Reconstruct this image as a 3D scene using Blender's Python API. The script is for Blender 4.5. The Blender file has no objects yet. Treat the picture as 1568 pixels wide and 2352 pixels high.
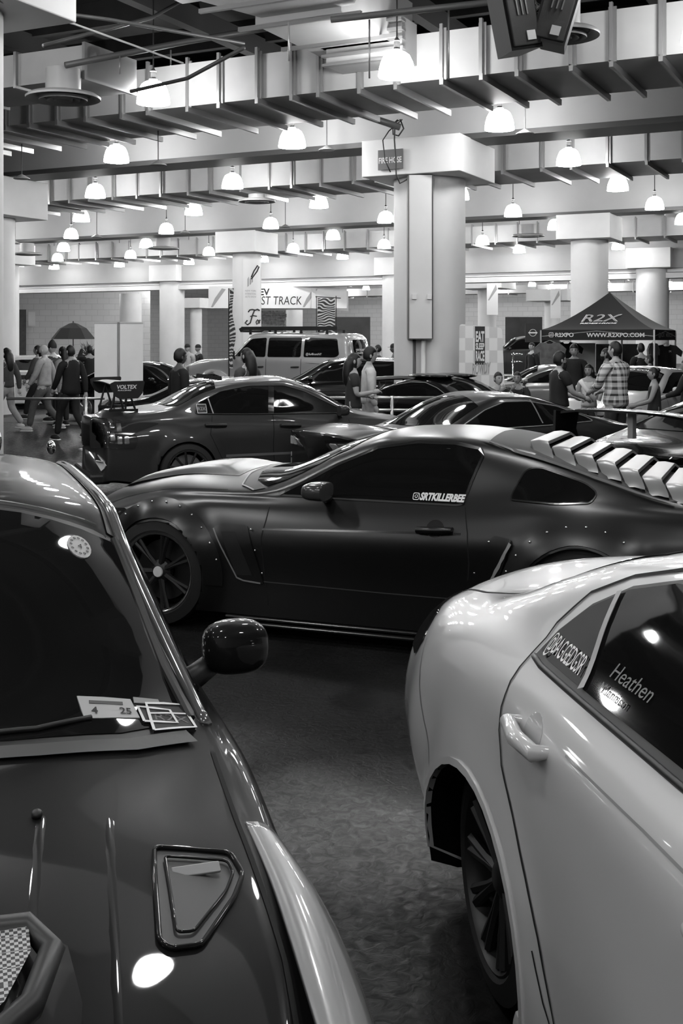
import bpy, bmesh, math, random
from math import sin, cos, pi, radians, sqrt, hypot, atan2, exp
from mathutils import Vector, Matrix
from mathutils.bvhtree import BVHTree
from mathutils.geometry import delaunay_2d_cdt
R = random.Random(7)
S = bpy.context.scene
COL = S.collection
EYE = 1.85                                   # camera height

# ------------------------------------------------------------------ materials
MATS = {}
def mat(name, g, rough=.5, metal=0., coat=0., var=0., scale=8., bump=0., bscale=60., emit=0., spec=.5, flake=False):
    if name in MATS: return MATS[name]
    m = bpy.data.materials.new(name); m.use_nodes = True
    nt = m.node_tree; b = nt.nodes['Principled BSDF']
    c = (g, g, g, 1)
    b.inputs['Base Color'].default_value = c
    b.inputs['Roughness'].default_value = rough
    b.inputs['Metallic'].default_value = metal
    b.inputs['Coat Weight'].default_value = coat
    b.inputs['Coat Roughness'].default_value = .03
    b.inputs['Specular IOR Level'].default_value = spec
    if emit:
        b.inputs['Emission Color'].default_value = (1, 1, 1, 1)
        b.inputs['Emission Strength'].default_value = emit
    if var or bump:
        tc = nt.nodes.new('ShaderNodeTexCoord')
        if var:
            n = nt.nodes.new('ShaderNodeTexNoise'); n.inputs['Scale'].default_value = scale
            n.inputs['Detail'].default_value = 5
            nt.links.new(tc.outputs['Object'], n.inputs['Vector'])
            r = nt.nodes.new('ShaderNodeMapRange')
            r.inputs['From Min'].default_value = .3; r.inputs['From Max'].default_value = .7
            r.inputs['To Min'].default_value = g*(1-var); r.inputs['To Max'].default_value = min(1, g*(1+var))
            nt.links.new(n.outputs['Fac'], r.inputs['Value'])
            nt.links.new(r.outputs['Result'], b.inputs['Base Color'])
        if bump:
            n2 = nt.nodes.new('ShaderNodeTexNoise'); n2.inputs['Scale'].default_value = bscale
            n2.inputs['Detail'].default_value = 4
            nt.links.new(tc.outputs['Object'], n2.inputs['Vector'])
            bp = nt.nodes.new('ShaderNodeBump'); bp.inputs['Strength'].default_value = bump
            bp.inputs['Distance'].default_value = .01
            nt.links.new(n2.outputs['Fac'], bp.inputs['Height'])
            nt.links.new(bp.outputs['Normal'], b.inputs['Normal'])
    MATS[name] = m
    return m

# ------------------------------------------------------------------ objects
def link(o, parent=None):
    COL.objects.link(o)
    if parent is not None: o.parent = parent
    return o
def obj(name, vs, fs, m, parent=None, smooth=False, sharp=None):
    me = bpy.data.meshes.new(name); me.from_pydata([tuple(v) for v in vs], [], fs); me.update()
    if smooth:
        me.polygons.foreach_set('use_smooth', [True]*len(me.polygons))
        if sharp: me.set_sharp_from_angle(angle=radians(sharp))
    me.materials.append(m)
    return link(bpy.data.objects.new(name, me), parent)
def tag(o, label, cat, group=None, kind=None):
    if label: o['label'] = label
    if cat: o['category'] = cat
    if group: o['group'] = group
    if kind: o['kind'] = kind
    return o
def thing(name, label, cat, loc=(0, 0, 0), rz=0, group=None):
    o = bpy.data.objects.new(name, None); COL.objects.link(o)
    o.empty_display_size = .2
    o.location = loc; o.rotation_euler = (0, 0, rz)
    return tag(o, label, cat, group)
def struct(o):
    o['kind'] = 'structure'; return o
def copy_tree(o, parent=None):
    c = o.copy(); COL.objects.link(c)
    if parent is not None: c.parent = parent
    for ch in list(o.children): copy_tree(ch, c)
    return c

class MB:
    def __init__(s): s.v = []; s.f = []
    def add(s, vs, fs):
        n = len(s.v); s.v += [Vector(v) for v in vs]; s.f += [tuple(i+n for i in f) for f in fs]; return s
    def box(s, c, d, M=None, bev=0.):
        x, y, z = d[0]/2, d[1]/2, d[2]/2
        if bev:
            b = min(bev, x*.9, y*.9, z*.9)
            bm = bmesh.new(); bmesh.ops.create_cube(bm, size=1)
            for v in bm.verts: v.co = Vector((v.co.x*2*x, v.co.y*2*y, v.co.z*2*z))
            bmesh.ops.bevel(bm, geom=bm.edges[:], offset=b, segments=2, affect='EDGES', profile=.5)
            vs = [v.co.copy() for v in bm.verts]; fs = [tuple(v.index for v in f.verts) for f in bm.faces]; bm.free()
        else:
            vs = [Vector((i*x, j*y, k*z)) for i in (-1, 1) for j in (-1, 1) for k in (-1, 1)]
            fs = [(0, 1, 3, 2), (4, 6, 7, 5), (0, 4, 5, 1), (2, 3, 7, 6), (0, 2, 6, 4), (1, 5, 7, 3)]
        if M is not None: vs = [M @ v for v in vs]
        return s.add([v+Vector(c) for v in vs], fs)
    def hexa(s, p):   # p: bottom 4 (ccw), top 4
        return s.add(p, [(0, 3, 2, 1), (4, 5, 6, 7), (0, 1, 5, 4), (1, 2, 6, 5), (2, 3, 7, 6), (3, 0, 4, 7)])
    def tube(s, pts, r, n=8, cap=True):
        pts = [Vector(p) for p in pts]; rs = r if isinstance(r, (list, tuple)) else [r]*len(pts)
        ring = []; vs = []; prev = None
        for i, p in enumerate(pts):
            a = pts[max(i-1, 0)]; b = pts[min(i+1, len(pts)-1)]
            t = (b-a).normalized()
            if prev is None:
                u = t.orthogonal().normalized()
            else:
                u = prev - t*prev.dot(t)
                u = u.normalized() if u.length > 1e-6 else t.orthogonal().normalized()
            prev = u; w = t.cross(u)
            vs += [p + (u*cos(2*pi*k/n)+w*sin(2*pi*k/n))*rs[i] for k in range(n)]
        fs = []
        for i in range(len(pts)-1):
            for k in range(n):
                a = i*n+k; b = i*n+(k+1) % n
                fs.append((a, b, b+n, a+n))
        if cap:
            fs.append(tuple(reversed(range(n)))); fs.append(tuple(range((len(pts)-1)*n, len(pts)*n)))
        return s.add(vs, fs)
    def lathe(s, prof, n=24, M=None, cap=True):   # prof (r,z) list about z
        vs = []
        for (r, z) in prof:
            vs += [Vector((r*cos(2*pi*k/n), r*sin(2*pi*k/n), z)) for k in range(n)]
        if M is not None: vs = [M @ v for v in vs]
        fs = []
        for i in range(len(prof)-1):
            for k in range(n):
                a = i*n+k; b = i*n+(k+1) % n
                fs.append((a, b, b+n, a+n))
        if cap:
            fs.append(tuple(reversed(range(n)))); fs.append(tuple(range((len(prof)-1)*n, len(prof)*n)))
        return s.add(vs, fs)
    def prism(s, poly, h, M=None):   # poly (x,y) extruded 0..h in z
        n = len(poly)
        vs = [Vector((p[0], p[1], 0)) for p in poly]+[Vector((p[0], p[1], h)) for p in poly]
        if M is not None: vs = [M @ v for v in vs]
        return s.add(vs, [tuple(reversed(range(n))), tuple(range(n, 2*n))]+[(i, (i+1) % n, n+(i+1) % n, n+i) for i in range(n)])
    def ell(s, c, r, n=12, M=None):
        vs = []; m = n//2+2
        prof = [(max(1e-4, sin(pi*i/m)), -cos(pi*i/m)) for i in range(m+1)]
        for (q, z) in prof:
            for k in range(n):
                v = Vector((q*cos(2*pi*k/n)*r[0], q*sin(2*pi*k/n)*r[1], z*r[2]))
                if M is not None: v = M @ v
                vs.append(v+Vector(c))
        return s.add(vs, [(i*n+k, i*n+(k+1) % n, (i+1)*n+(k+1) % n, (i+1)*n+k) for i in range(m) for k in range(n)])
    def build(s, name, m, parent=None, smooth=False, sharp=None):
        return obj(name, s.v, s.f, m, parent, smooth, sharp)

def T(x, y, z): return Matrix.Translation((x, y, z))
def RX(a): return Matrix.Rotation(a, 4, 'X')
def RY(a): return Matrix.Rotation(a, 4, 'Y')
def RZ(a): return Matrix.Rotation(a, 4, 'Z')

def pchip(pts):
    xs = [p[0] for p in pts]; ys = [p[1] for p in pts]; n = len(xs)
    if n == 1: return lambda x: ys[0]
    h = [xs[i+1]-xs[i] for i in range(n-1)]; d = [(ys[i+1]-ys[i])/h[i] for i in range(n-1)]
    m = [0]*n; m[0] = d[0]; m[-1] = d[-1]
    for i in range(1, n-1):
        if d[i-1]*d[i] > 0:
            w1 = 2*h[i]+h[i-1]; w2 = h[i]+2*h[i-1]; m[i] = (w1+w2)/(w1/d[i-1]+w2/d[i])
    def f(x):
        if x <= xs[0]: return ys[0]
        if x >= xs[-1]: return ys[-1]
        i = 0
        while x > xs[i+1]: i += 1
        t = (x-xs[i])/h[i]; t2 = t*t; t3 = t2*t
        return ys[i]*(2*t3-3*t2+1)+h[i]*m[i]*(t3-2*t2+t)+ys[i+1]*(-2*t3+3*t2)+h[i]*m[i+1]*(t3-t2)
    return f
def sstep(a, b, x):
    t = max(0, min(1, (x-a)/(b-a))); return t*t*(3-2*t)

TXT = {}
def text_mesh(s, bold=0., shear=0., space=1.):
    """flat text as (verts 2D, faces), height of capitals = 1, starting at x=0"""
    k = (s, bold, shear, space)
    if k in TXT: return TXT[k]
    cu = bpy.data.curves.new('t', 'FONT'); cu.body = s; cu.size = 1; cu.offset = bold; cu.shear = shear
    cu.space_character = space; cu.resolution_u = 3
    o = bpy.data.objects.new('t', cu); COL.objects.link(o)
    dg = bpy.context.evaluated_depsgraph_get(); me = bpy.data.meshes.new_from_object(o.evaluated_get(dg))
    vs = [v.co.copy() for v in me.vertices]; fs = [tuple(p.vertices) for p in me.polygons]
    bpy.data.objects.remove(o); bpy.data.curves.remove(cu); bpy.data.meshes.remove(me)
    x0 = min(v.x for v in vs); x1 = max(v.x for v in vs); y0 = min(v.y for v in vs)
    h = .73
    vs = [((v.x-x0)/h, v.y/h) for v in vs]
    TXT[k] = (vs, fs, (x1-x0)/h); return TXT[k]
def place_text(name, s, m, parent, origin, ux, uy, height, width=None, bold=0., shear=0., space=1., warp=None):
    """text laid on the plane origin + x*ux + y*uy ; width fits it horizontally"""
    vs, fs, w = text_mesh(s, bold, shear, space)
    sx = (width/w) if width else height
    origin = Vector(origin); ux = Vector(ux).normalized(); uy = Vector(uy).normalized()
    out = []
    for (x, y) in vs:
        p = origin+ux*(x*sx)+uy*(y*height)
        if warp: p = warp(p)
        out.append(p)
    return obj(name, out, fs, m, parent)
def insta(name, m, parent, warpf, x0, z0, size):
    """camera-outline glyph: rounded square ring, circle ring, dot; warpf maps 2D to 3D"""
    vs = []; fs = []
    def ringf(f, t0, t1, n=28):
        b = len(vs)
        for k in range(n):
            a = 2*pi*k/n; 
            for t in (t0, t1):
                x, y = f(a, t); vs.append(warpf(x0+size*(.5+x), z0+size*(.5+y)))
        for k in range(n):
            i = b+2*k; j = b+2*((k+1) % n); fs.append((i, j, j+1, i+1))
    def sq(a, t):
        c, s_ = cos(a), sin(a); q = (abs(c)**5+abs(s_)**5)**(-1/5); return c*q*t, s_*q*t
    ringf(sq, .40, .5); ringf(lambda a, t: (cos(a)*t, sin(a)*t), .15, .24)
    ringf(lambda a, t: (.27+cos(a)*t, .27+sin(a)*t), .001, .05, 8)
    return obj(name, vs, fs, m, parent)
# paint, concrete, metal: all greys, the place is seen in black and white
m_wall = mat('painted_concrete', .70, .7, var=.05, scale=1.2)
m_beam = mat('painted_beam', .40, .7, var=.06, scale=.8)
m_duct = mat('duct_sheet', .37, .55, var=.07, scale=1.5)
m_flange = mat('galvanised_flange', .30, .35, metal=.6)
m_deck = mat('dark_ceiling_deck', .012, .9, var=.4, scale=2)
m_pipe = mat('painted_pipe', .07, .5)
m_black = mat('black_plastic', .012, .45)
m_rubber = mat('tyre_rubber', .012, .7)
m_glass = mat('tinted_glass', .006, .04, spec=.55)
m_gap = mat('panel_gap', .004, .9)
m_chrome = mat('chrome', .75, .12, metal=1.)
m_white = mat('white_print', .78, .6)
m_grey = mat('grey_print', .35, .6)
m_darkp = mat('dark_print', .02, .6)
m_steel = mat('brushed_steel', .55, .3, metal=.8)
m_lamp = mat('lit_lamp_glass', .8, .4, emit=66.)
m_cap = mat('lamp_cap', .12, .5)
m_shadeout = mat('diffuser_paint', .38, .5)

def floor_mat():
    m = bpy.data.materials.new('dark_polished_concrete'); m.use_nodes = True; nt = m.node_tree; b = nt.nodes['Principled BSDF']
    tc = nt.nodes.new('ShaderNodeTexCoord')
    n1 = nt.nodes.new('ShaderNodeTexNoise'); n1.inputs['Scale'].default_value = 1.3; n1.inputs['Detail'].default_value = 8
    n2 = nt.nodes.new('ShaderNodeTexNoise'); n2.inputs['Scale'].default_value = 22; n2.inputs['Detail'].default_value = 8
    n2.inputs['Distortion'].default_value = 1.2
    for n in (n1, n2): nt.links.new(tc.outputs['Object'], n.inputs['Vector'])
    cr = nt.nodes.new('ShaderNodeMapRange'); cr.inputs['From Min'].default_value = .35; cr.inputs['From Max'].default_value = .7
    cr.inputs['To Min'].default_value = .005; cr.inputs['To Max'].default_value = .014
    nt.links.new(n1.outputs['Fac'], cr.inputs['Value']); nt.links.new(cr.outputs['Result'], b.inputs['Base Color'])
    rr = nt.nodes.new('ShaderNodeMapRange'); rr.inputs['From Min'].default_value = .3; rr.inputs['From Max'].default_value = .7
    rr.inputs['To Min'].default_value = .3; rr.inputs['To Max'].default_value = .62
    nt.links.new(n2.outputs['Fac'], rr.inputs['Value']); nt.links.new(rr.outputs['Result'], b.inputs['Roughness'])
    bp = nt.nodes.new('ShaderNodeBump'); bp.inputs['Strength'].default_value = .5; bp.inputs['Distance'].default_value = .006
    nt.links.new(n2.outputs['Fac'], bp.inputs['Height']); nt.links.new(bp.outputs['Normal'], b.inputs['Normal'])
    return m
m_floor = floor_mat(); m_floor.node_tree.nodes['Principled BSDF'].inputs['Specular IOR Level'].default_value = .12
glint_tree = m_floor.node_tree; pc_ = glint_tree.nodes.new('ShaderNodeTexCoord'); vd = glint_tree.nodes.new('ShaderNodeVectorMath'); vd.operation = 'DISTANCE'; vd.inputs[1].default_value = (.20, 4.45, 0)  # round spot of raised specular put in so the floor shows a lamp glint
glint_tree.links.new(pc_.outputs['Object'], vd.inputs[0]); pm = glint_tree.nodes.new('ShaderNodeMapRange'); pm.inputs['From Min'].default_value = .1; pm.inputs['From Max'].default_value = .75; pm.inputs['To Min'].default_value = .9; pm.inputs['To Max'].default_value = .12
glint_tree.links.new(vd.outputs['Value'], pm.inputs['Value']); glint_tree.links.new(pm.outputs['Result'], glint_tree.nodes['Principled BSDF'].inputs['Specular IOR Level'])
def block_mat():
    m = bpy.data.materials.new('painted_block_wall'); m.use_nodes = True; nt = m.node_tree; b = nt.nodes['Principled BSDF']
    tc = nt.nodes.new('ShaderNodeTexCoord'); sp = nt.nodes.new('ShaderNodeSeparateXYZ'); cb = nt.nodes.new('ShaderNodeCombineXYZ')
    nt.links.new(tc.outputs['Object'], sp.inputs[0])
    nt.links.new(sp.outputs['X'], cb.inputs['X']); nt.links.new(sp.outputs['Z'], cb.inputs['Y'])
    br = nt.nodes.new('ShaderNodeTexBrick'); br.inputs['Scale'].default_value = 1.
    br.inputs['Brick Width'].default_value = .8; br.inputs['Row Height'].default_value = .4; br.inputs['Mortar Size'].default_value = .02
    br.inputs['Color1'].default_value = (.66, .66, .66, 1); br.inputs['Color2'].default_value = (.70, .70, .70, 1); br.inputs['Mortar'].default_value = (.56, .56, .56, 1)
    nt.links.new(cb.outputs[0], br.inputs['Vector']); nt.links.new(br.outputs['Color'], b.inputs['Base Color'])
    b.inputs['Roughness'].default_value = .7
    return m
m_block = block_mat()
def check_mat(name, a, b_, sx, sy, axes='XY', mortar=None):
    m = bpy.data.materials.new(name); m.use_nodes = True; nt = m.node_tree; b = nt.nodes['Principled BSDF']
    tc = nt.nodes.new('ShaderNodeTexCoord'); mp = nt.nodes.new('ShaderNodeMapping'); mp.inputs['Scale'].default_value = (sx, sy, sy)
    ck = nt.nodes.new('ShaderNodeTexChecker'); ck.inputs['Scale'].default_value = 1
    ck.inputs['Color1'].default_value = (a, a, a, 1); ck.inputs['Color2'].default_value = (b_, b_, b_, 1)
    nt.links.new(tc.outputs['Object'], mp.inputs[0]); nt.links.new(mp.outputs[0], ck.inputs['Vector']); nt.links.new(ck.outputs['Color'], b.inputs['Base Color'])
    b.inputs['Roughness'].default_value = .6
    return m
# ------------------------------------------------------------------ building frame: u along the beams, c across them, z above the floor
def B(u, c, z): return Vector((.897*u+.442*c, -.442*u+.897*c, z))
YAW = atan2(-.442, .897)
def ubox(mb, u0, u1, c0, c1, z0, z1):
    mb.hexa([B(u0, c0, z0), B(u1, c0, z0), B(u1, c1, z0), B(u0, c1, z0), B(u0, c0, z1), B(u1, c0, z1), B(u1, c1, z1), B(u0, c1, z1)]); return mb
E0 = EYE
# floor, deck, walls
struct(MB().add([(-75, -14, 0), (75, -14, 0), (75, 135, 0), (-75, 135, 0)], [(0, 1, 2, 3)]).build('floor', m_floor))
ceil = ubox(MB(), -75, 30, -12, 112, E0+6.6, E0+6.9).build('ceiling', m_deck); struct(ceil)
struct(ubox(MB(), -75, 30, 96, 96.4, 0, E0+6.6).build('wall_back', m_block))
struct(ubox(MB(), -62.5, -62, -12, 96, 0, E0+6.6).build('wall_left', m_block))
struct(ubox(MB(), 24, 24.5, -12, 96, 0, E0+6.6).build('wall_right', m_wall))
struct(ubox(MB(), -62, 24, -9.4, -9, 0, E0+6.6).build('wall_front', m_wall))
m_carpet = mat('grey_aisle_carpet', .16, .95, var=.25, scale=30, bump=.6, bscale=200)
cp = ubox(MB(), -19.5, -12.5, 20.2, 27.2, .001, .004).build('aisle_carpet', m_carpet); tag(cp, 'grey aisle carpet laid on the hall floor, walkers on it', 'carpet')
m_light = mat('light_hall_floor', .06, .45, var=.2, scale=3)
struct(ubox(MB(), -62, 24, 33.0, 96, .001, .003).build('floor_beyond', m_light))

# ceiling joists (dark) across the deck
for k, c in enumerate([c*2.4-6 for c in range(0, 24)]):
    o = ubox(MB(), -50, 22, c, c+.16, E0+6.1, E0+6.6).build('trim_%d' % (k+1), m_deck); struct(o)
for k, u in enumerate(range(-48, 20, 4)):
    o = ubox(MB(), u, u+.22, -9, 60, E0+5.75, E0+6.15).build('trim_%d' % (k+40), mat('dark_joist', .03, .8)); struct(o)

# beams
def beam(c0, c1, z0, z1, u0, u1, n):
    struct(ubox(MB(), u0, u1, c0, c1, E0+z0, E0+z1).build('trim_%d' % n, m_beam))
    struct(ubox(MB(), u0, u1, c0-.03, c1+.03, E0+z0-.05, E0+z0+.06).build('trim_%d' % (n+1), m_pipe if n < 86 else m_beam))
beam(7.6, 8.8, 4.05, 6.1, -50, 22, 70)
beam(21.9, 22.8, 4.1, 6.1, -55, 22, 80)
beam(36.6, 37.5, 4.1, 6.1, -60, 22, 84)
# third beam with a door header under it
struct(ubox(MB(), -61, 23, 50.8, 51.8, E0+3.15, E0+3.95).build('trim_90', m_beam))
struct(ubox(MB(), -61, 23, 51.0, 51.8, E0+2.98, E0+3.15).build('trim_91', m_wall))
struct(ubox(MB(), -61, 23, 50.9, 51.8, E0+2.72, E0+2.95).build('trim_92', m_wall))
struct(ubox(MB(), -61, 23, 51.0, 51.6, E0+3.95, E0+6.1).build('trim_93', m_beam))

# ducts with flanges
def duct(name, label, c0, c1, z0, z1, u0, u1, du, rib=.05, bars=True, group='rectangular air ducts'):
    t = thing(name, label, 'air duct', B((u0+u1)/2, c0, E0+z0), YAW, group)
    inv = (T(*t.location) @ RZ(YAW)).inverted()
    def loc(mb): mb.v = [inv @ v for v in mb.v]; return mb
    loc(ubox(MB(), u0, u1, c0, c1, E0+z0, E0+z1)).build('duct_body', m_duct, t)
    n = int((u1-u0)/du); first = None
    for k in range(n+1):
        u = u0+k*du
        if first is None:
            mb = MB()
            ubox(mb, u, u+rib, c0-.07, c0, E0+z0-.02, E0+z1+.1)
            ubox(mb, u-.02, u+rib+.05, c0-.03, c0, E0+z0-.02, E0+z1+.04)
            if bars: ubox(mb, u, u+.06, c0-.07, c1+.15, E0+z0-.1, E0+z0)
            first = loc(mb).build('flange', m_flange, t); base = u
        else:
            o = first.copy(); COL.objects.link(o); o.location = (u-base+R.uniform(-.12, .12), R.uniform(-.04, .04), 0)
    return t
duct('ventilation_duct', 'large flanged sheet metal duct crossing the top of the hall, nearest of the long ducts', 16.9, 19.1, 4.1, 4.85, -17.5, 6, .68)
duct('ventilation_duct', 'long flanged duct behind the first beam and the large column capital', 26.6, 29.0, 4.1, 4.8, -26, 4, .82)
duct('ventilation_duct', 'long flanged duct between the second beam and the far white header', 45.9, 48.3, 4.1, 4.8, -44, 6, .98)
duct('ventilation_duct', 'farthest long duct seen below the header at the back of the hall', 70.5, 73, 3.9, 4.6, -46, 8, 1.2)
duct('ventilation_duct', 'far duct seen through the openings, just before the back wall', 86, 88, 3.7, 4.3, -52, 8, 2.4)
duct('ventilation_duct', 'rear duct in the far hall right behind the header', 56, 58, 3.9, 4.6, -46, 8, 1.2)

# big upper duct with tapered transition and a drop on to the near duct
t = thing('ventilation_duct', 'wide upper duct with tapered elbow dropping on to the near flanged duct', 'air duct', (0, 0, 0))
W = lambda px, py, Y: Vector(((px-784)/2650*Y, Y, EYE+(783-py)/2650*Y))
u0 = -9.0
mb = MB(); ubox(mb, -9.2, 4.5, 11.6, 13.6, E0+4.75, E0+5.6); mb.build('main_duct', m_duct, t)
mb = MB()
mb.hexa([B(-8.9, 13.6, E0+4.75), B(-6.3, 13.6, E0+4.75), B(-7.0, 14.6, E0+4.72), B(-8.5, 14.6, E0+4.72),
         B(-8.9, 13.6, E0+5.6), B(-6.3, 13.6, E0+5.6), B(-7.0, 14.6, E0+5.45), B(-8.5, 14.6, E0+5.45)])
mb.build('taper', m_duct, t)
mb = MB(); ubox(mb, -8.6, -7.2, 14.6, 17.2, E0+4.62, E0+5.45); mb.build('branch', m_duct, t)
for c in (13.55, 14.6, 15.9, 17.1):
    ubox(MB(), -8.9, -6.9, c, c+.06, E0+4.57, E0+4.63).build('hanger_bar', m_flange, t)
mb = MB(); ubox(mb, -8.3, -7.0, 16.3, 16.9, E0+4.35, E0+5.0)
mb.build('drop_box', m_duct, t)
for i in range(5):
    ubox(MB(), -8.35, -6.95, 16.24-.02*i, 16.34, E0+4.34+i*.14, E0+4.38+i*.14).build('fin', m_flange, t)
# left upper duct
t = thing('ventilation_duct', 'short boxed duct at upper left carrying the round diffuser', 'air duct', (0, 0, 0))
ubox(MB(), -17, -11.2, 14.0, 15.2, E0+4.0, E0+4.5).build('duct_body', m_duct, t)
for u in (-15, -13.9, -12.6, -11.25): ubox(MB(), u, u+.05, 13.94, 15.25, E0+3.96, E0+4.53).build('flange', m_flange, t)

# round diffusers
def diffuser(p, r, label, drop=.35):
    t = thing('ceiling_diffuser', label, 'air diffuser', p, 0, 'round ceiling diffusers')
    MB().lathe([(r*.47, .10), (r*.47, .10+drop)], 28).build('neck', m_duct, t, True, 40)
    MB().lathe([(r*.46, .10), (r*.9, .07), (r, .03), (r*.99, 0), (r*.86, .02), (r*.80, .06), (r*.74, .065)], 40, cap=False).build('outer_ring', m_shadeout, t, True, 60)
    for i, q in enumerate((.66, .46, .27)):
        MB().lathe([(r*q, .02), (r*(q-.02), -.025), (r*(q-.06), -.02), (r*(q-.12), .03)], 32, cap=False).build('inner_ring', m_duct, t, True, 60)
    MB().lathe([(r*.72, .075), (r*.05, .08)], 24).build('core', m_black, t)
    return t
diffuser(W(145, 228, 17.4), .56, 'round louvred diffuser under the short duct at upper left')
diffuser(W(1292, 84, 14.8), .47, 'round louvred diffuser behind the hanging black loudspeakers')
diffuser(W(375, 572, 46), .62, 'small far round diffuser left of the middle banner column')
diffuser(W(1213, 543, 44), .62, 'small far round diffuser right of the large column')
diffuser(W(62, 585, 46), .6, 'small far round diffuser at the left column edge')
diffuser(W(590, 464, 31), .5, 'round diffuser ring under the second long duct', .1)

# lamps on a regular grid
def lamp_protos():
    t = thing('pendant_lamp', 'x', 'lamp', (0, 0, 0))
    r = .275
    prof = [(r, 0), (r*1.0, .03), (r*.955, .12), (r*.86, .22), (r*.70, .31), (r*.48, .355), (r*.2, .37)]
    MB().lathe([(r*.97, .005)]+prof, 18, cap=True).build('lamp_shade', m_lamp, t, True, 50)
    MB().lathe([(.07, .365), (.075, .40), (.045, .41), (.045, .52), (.06, .53), (.03, .56), (.012, .6)], 14).build('lamp_cap', m_cap, t, True, 40)
    MB().tube([(0, 0, .58), (0, 0, 1.8)], .012, 6).build('cord', m_black, t)
    return t
LAMP0 = lamp_protos()
COLS_U = [-10.0]
rows = [-3.6, 1.25, 6.05, 10.85, 15.65, 20.4, 25.2, 30.0, 34.8, 39.6, 44.4, 49.3, 55, 60, 65, 70, 75, 80, 85, 90]
rowname = {0: 'behind the cars', 1: 'over the car roofs', 2: 'over the parked cars in front', 3: 'just above the picture', 4: 'in front of the nearest long duct'}
first = True; LIGHTS = []
seqn = ['rightmost', 'second from right', 'third from right', 'fourth from right', 'fifth from right', 'sixth from right', 'seventh from right', 'eighth from right', 'ninth from right']
for ri, c in enumerate(rows):
    lst = []
    for k in range(-4, 10):
        u = -6.8-4.36*k
        p = B(u, c, E0+3.9)
        if c > 12:
            if p.y < 1: continue
            px = 784+p.x/p.y*2650
            if px < -60 or px > 1640: continue
        else:
            if abs(p.x) > 11 or k < -2: continue
        lst.append((p.x/max(p.y, .1), p, k))
    lst.sort(key=lambda a: -a[0])
    for i, (_, p, k) in enumerate(lst):
        o = LAMP0 if first else copy_tree(LAMP0)
        first = False
        o.location = p
        if c <= 12:
            o['label'] = 'lit dome pendant lamp hanging over the cars near the camera'; o['group'] = 'lamps over the front cars'
        elif ri >= 11:
            o['label'] = 'tiny lit dome lamp at the far end of the hall'; o['group'] = 'far lamps beyond the header'
        else:
            o['label'] = 'lit white dome lamp, %s of those %s' % (seqn[min(i, 8)], ['', '', '', '', 'in front of the near duct', 'between near duct and first beam', 'behind the first beam', 'behind the second duct', 'before the second beam', 'behind the second beam', 'before the third duct'][ri])
            o['group'] = 'dome pendant lamps'
        if c < 52: LIGHTS.append(p)
        elif ri % 2 == 0: LIGHTS.append(p)
# columns
def column(u, c, rad, capw, z0, z1, n, label):
    t = thing('column', label, 'column', B(u, c, 0), YAW, 'round concrete columns with square capitals')
    MB().lathe([(rad, 0), (rad, E0+z0)], 48).build('shaft', m_wall, t, True, 40)
    h = capw/2
    MB().box((0, 0, E0+(z0+z1)/2), (capw, capw, z1-z0), bev=.015).build('capital', m_wall, t)
    return t
colA = column(-8.95, 22.3, .74, 2.12, 3.33, 4.07, 1, 'large round column with fire hose sign on its square capital')
colB = column(-9.4, 37.4, .6, 1.75, 3.28, 4.07, 2, 'round column behind the black canopy tent')
colC = column(-22.4, 37.4, .54, 1.72, 3.28, 4.07, 3, 'round column wrapped with a car maker and auto show banner')
colD = column(-35.3, 51.2, .66, 1.75, 3.15, 4.0, 4, 'round column with pipe cover behind the man with short hair at left')
colE = column(-22.3, 51.2, .66, 1.6, 3.15, 4.0, 5, 'round column just left of the large column, behind the man in a cap')
colF = column(-10.1, 51.2, .70, 1.9, 3.15, 4.0, 6, 'round column at the right picture edge behind the tent')
colG = column(-8.78, 8.5, .72, 2.05, 3.3, 4.05, 7, 'near column cut off by the left picture edge')
colH = column(-20.9, 22.3, .6, 2.0, 3.1, 4.05, 8, 'capital column cut by the left edge at mid height')
colI = column(-34.2, 37.4, .54, 1.7, 3.2, 4.05, 9, 'small far column cut by the left picture edge')
def far_col(px, wpx, Y, label, ztop_px, cap=None):
    X = (px-784)/2650*Y; r = wpx/2/2650*Y; zt = EYE+(783-ztop_px)/2650*Y
    t = thing('column', label, 'column', (X, Y, 0), YAW, 'far columns')
    MB().lathe([(r, 0), (r, zt)], 28).build('shaft', m_wall, t, True, 40)
    if cap: MB().box((0, 0, zt+.35), (cap, cap, .7)).build('capital', m_wall, t)
far_col(250, 36, 84, 'far column with capital left of the white double banner', 697, 2.2)
far_col(300, 50, 74, 'pale far column rising behind the white double banner', 675, None)
far_col(450, 27, 82, 'far thin column with capital left of the patterned flag', 708, 1.8)
far_col(676, 38, 80, 'far column showing over the roof rack of the off-road wagon', 712, None)
far_col(1118, 42, 66, 'far column with city poster above the checkered banner', 664, 2.6)
far_col(1268, 36, 72, 'far column with city poster just left of the tent peak', 692, 2.6)

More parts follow.
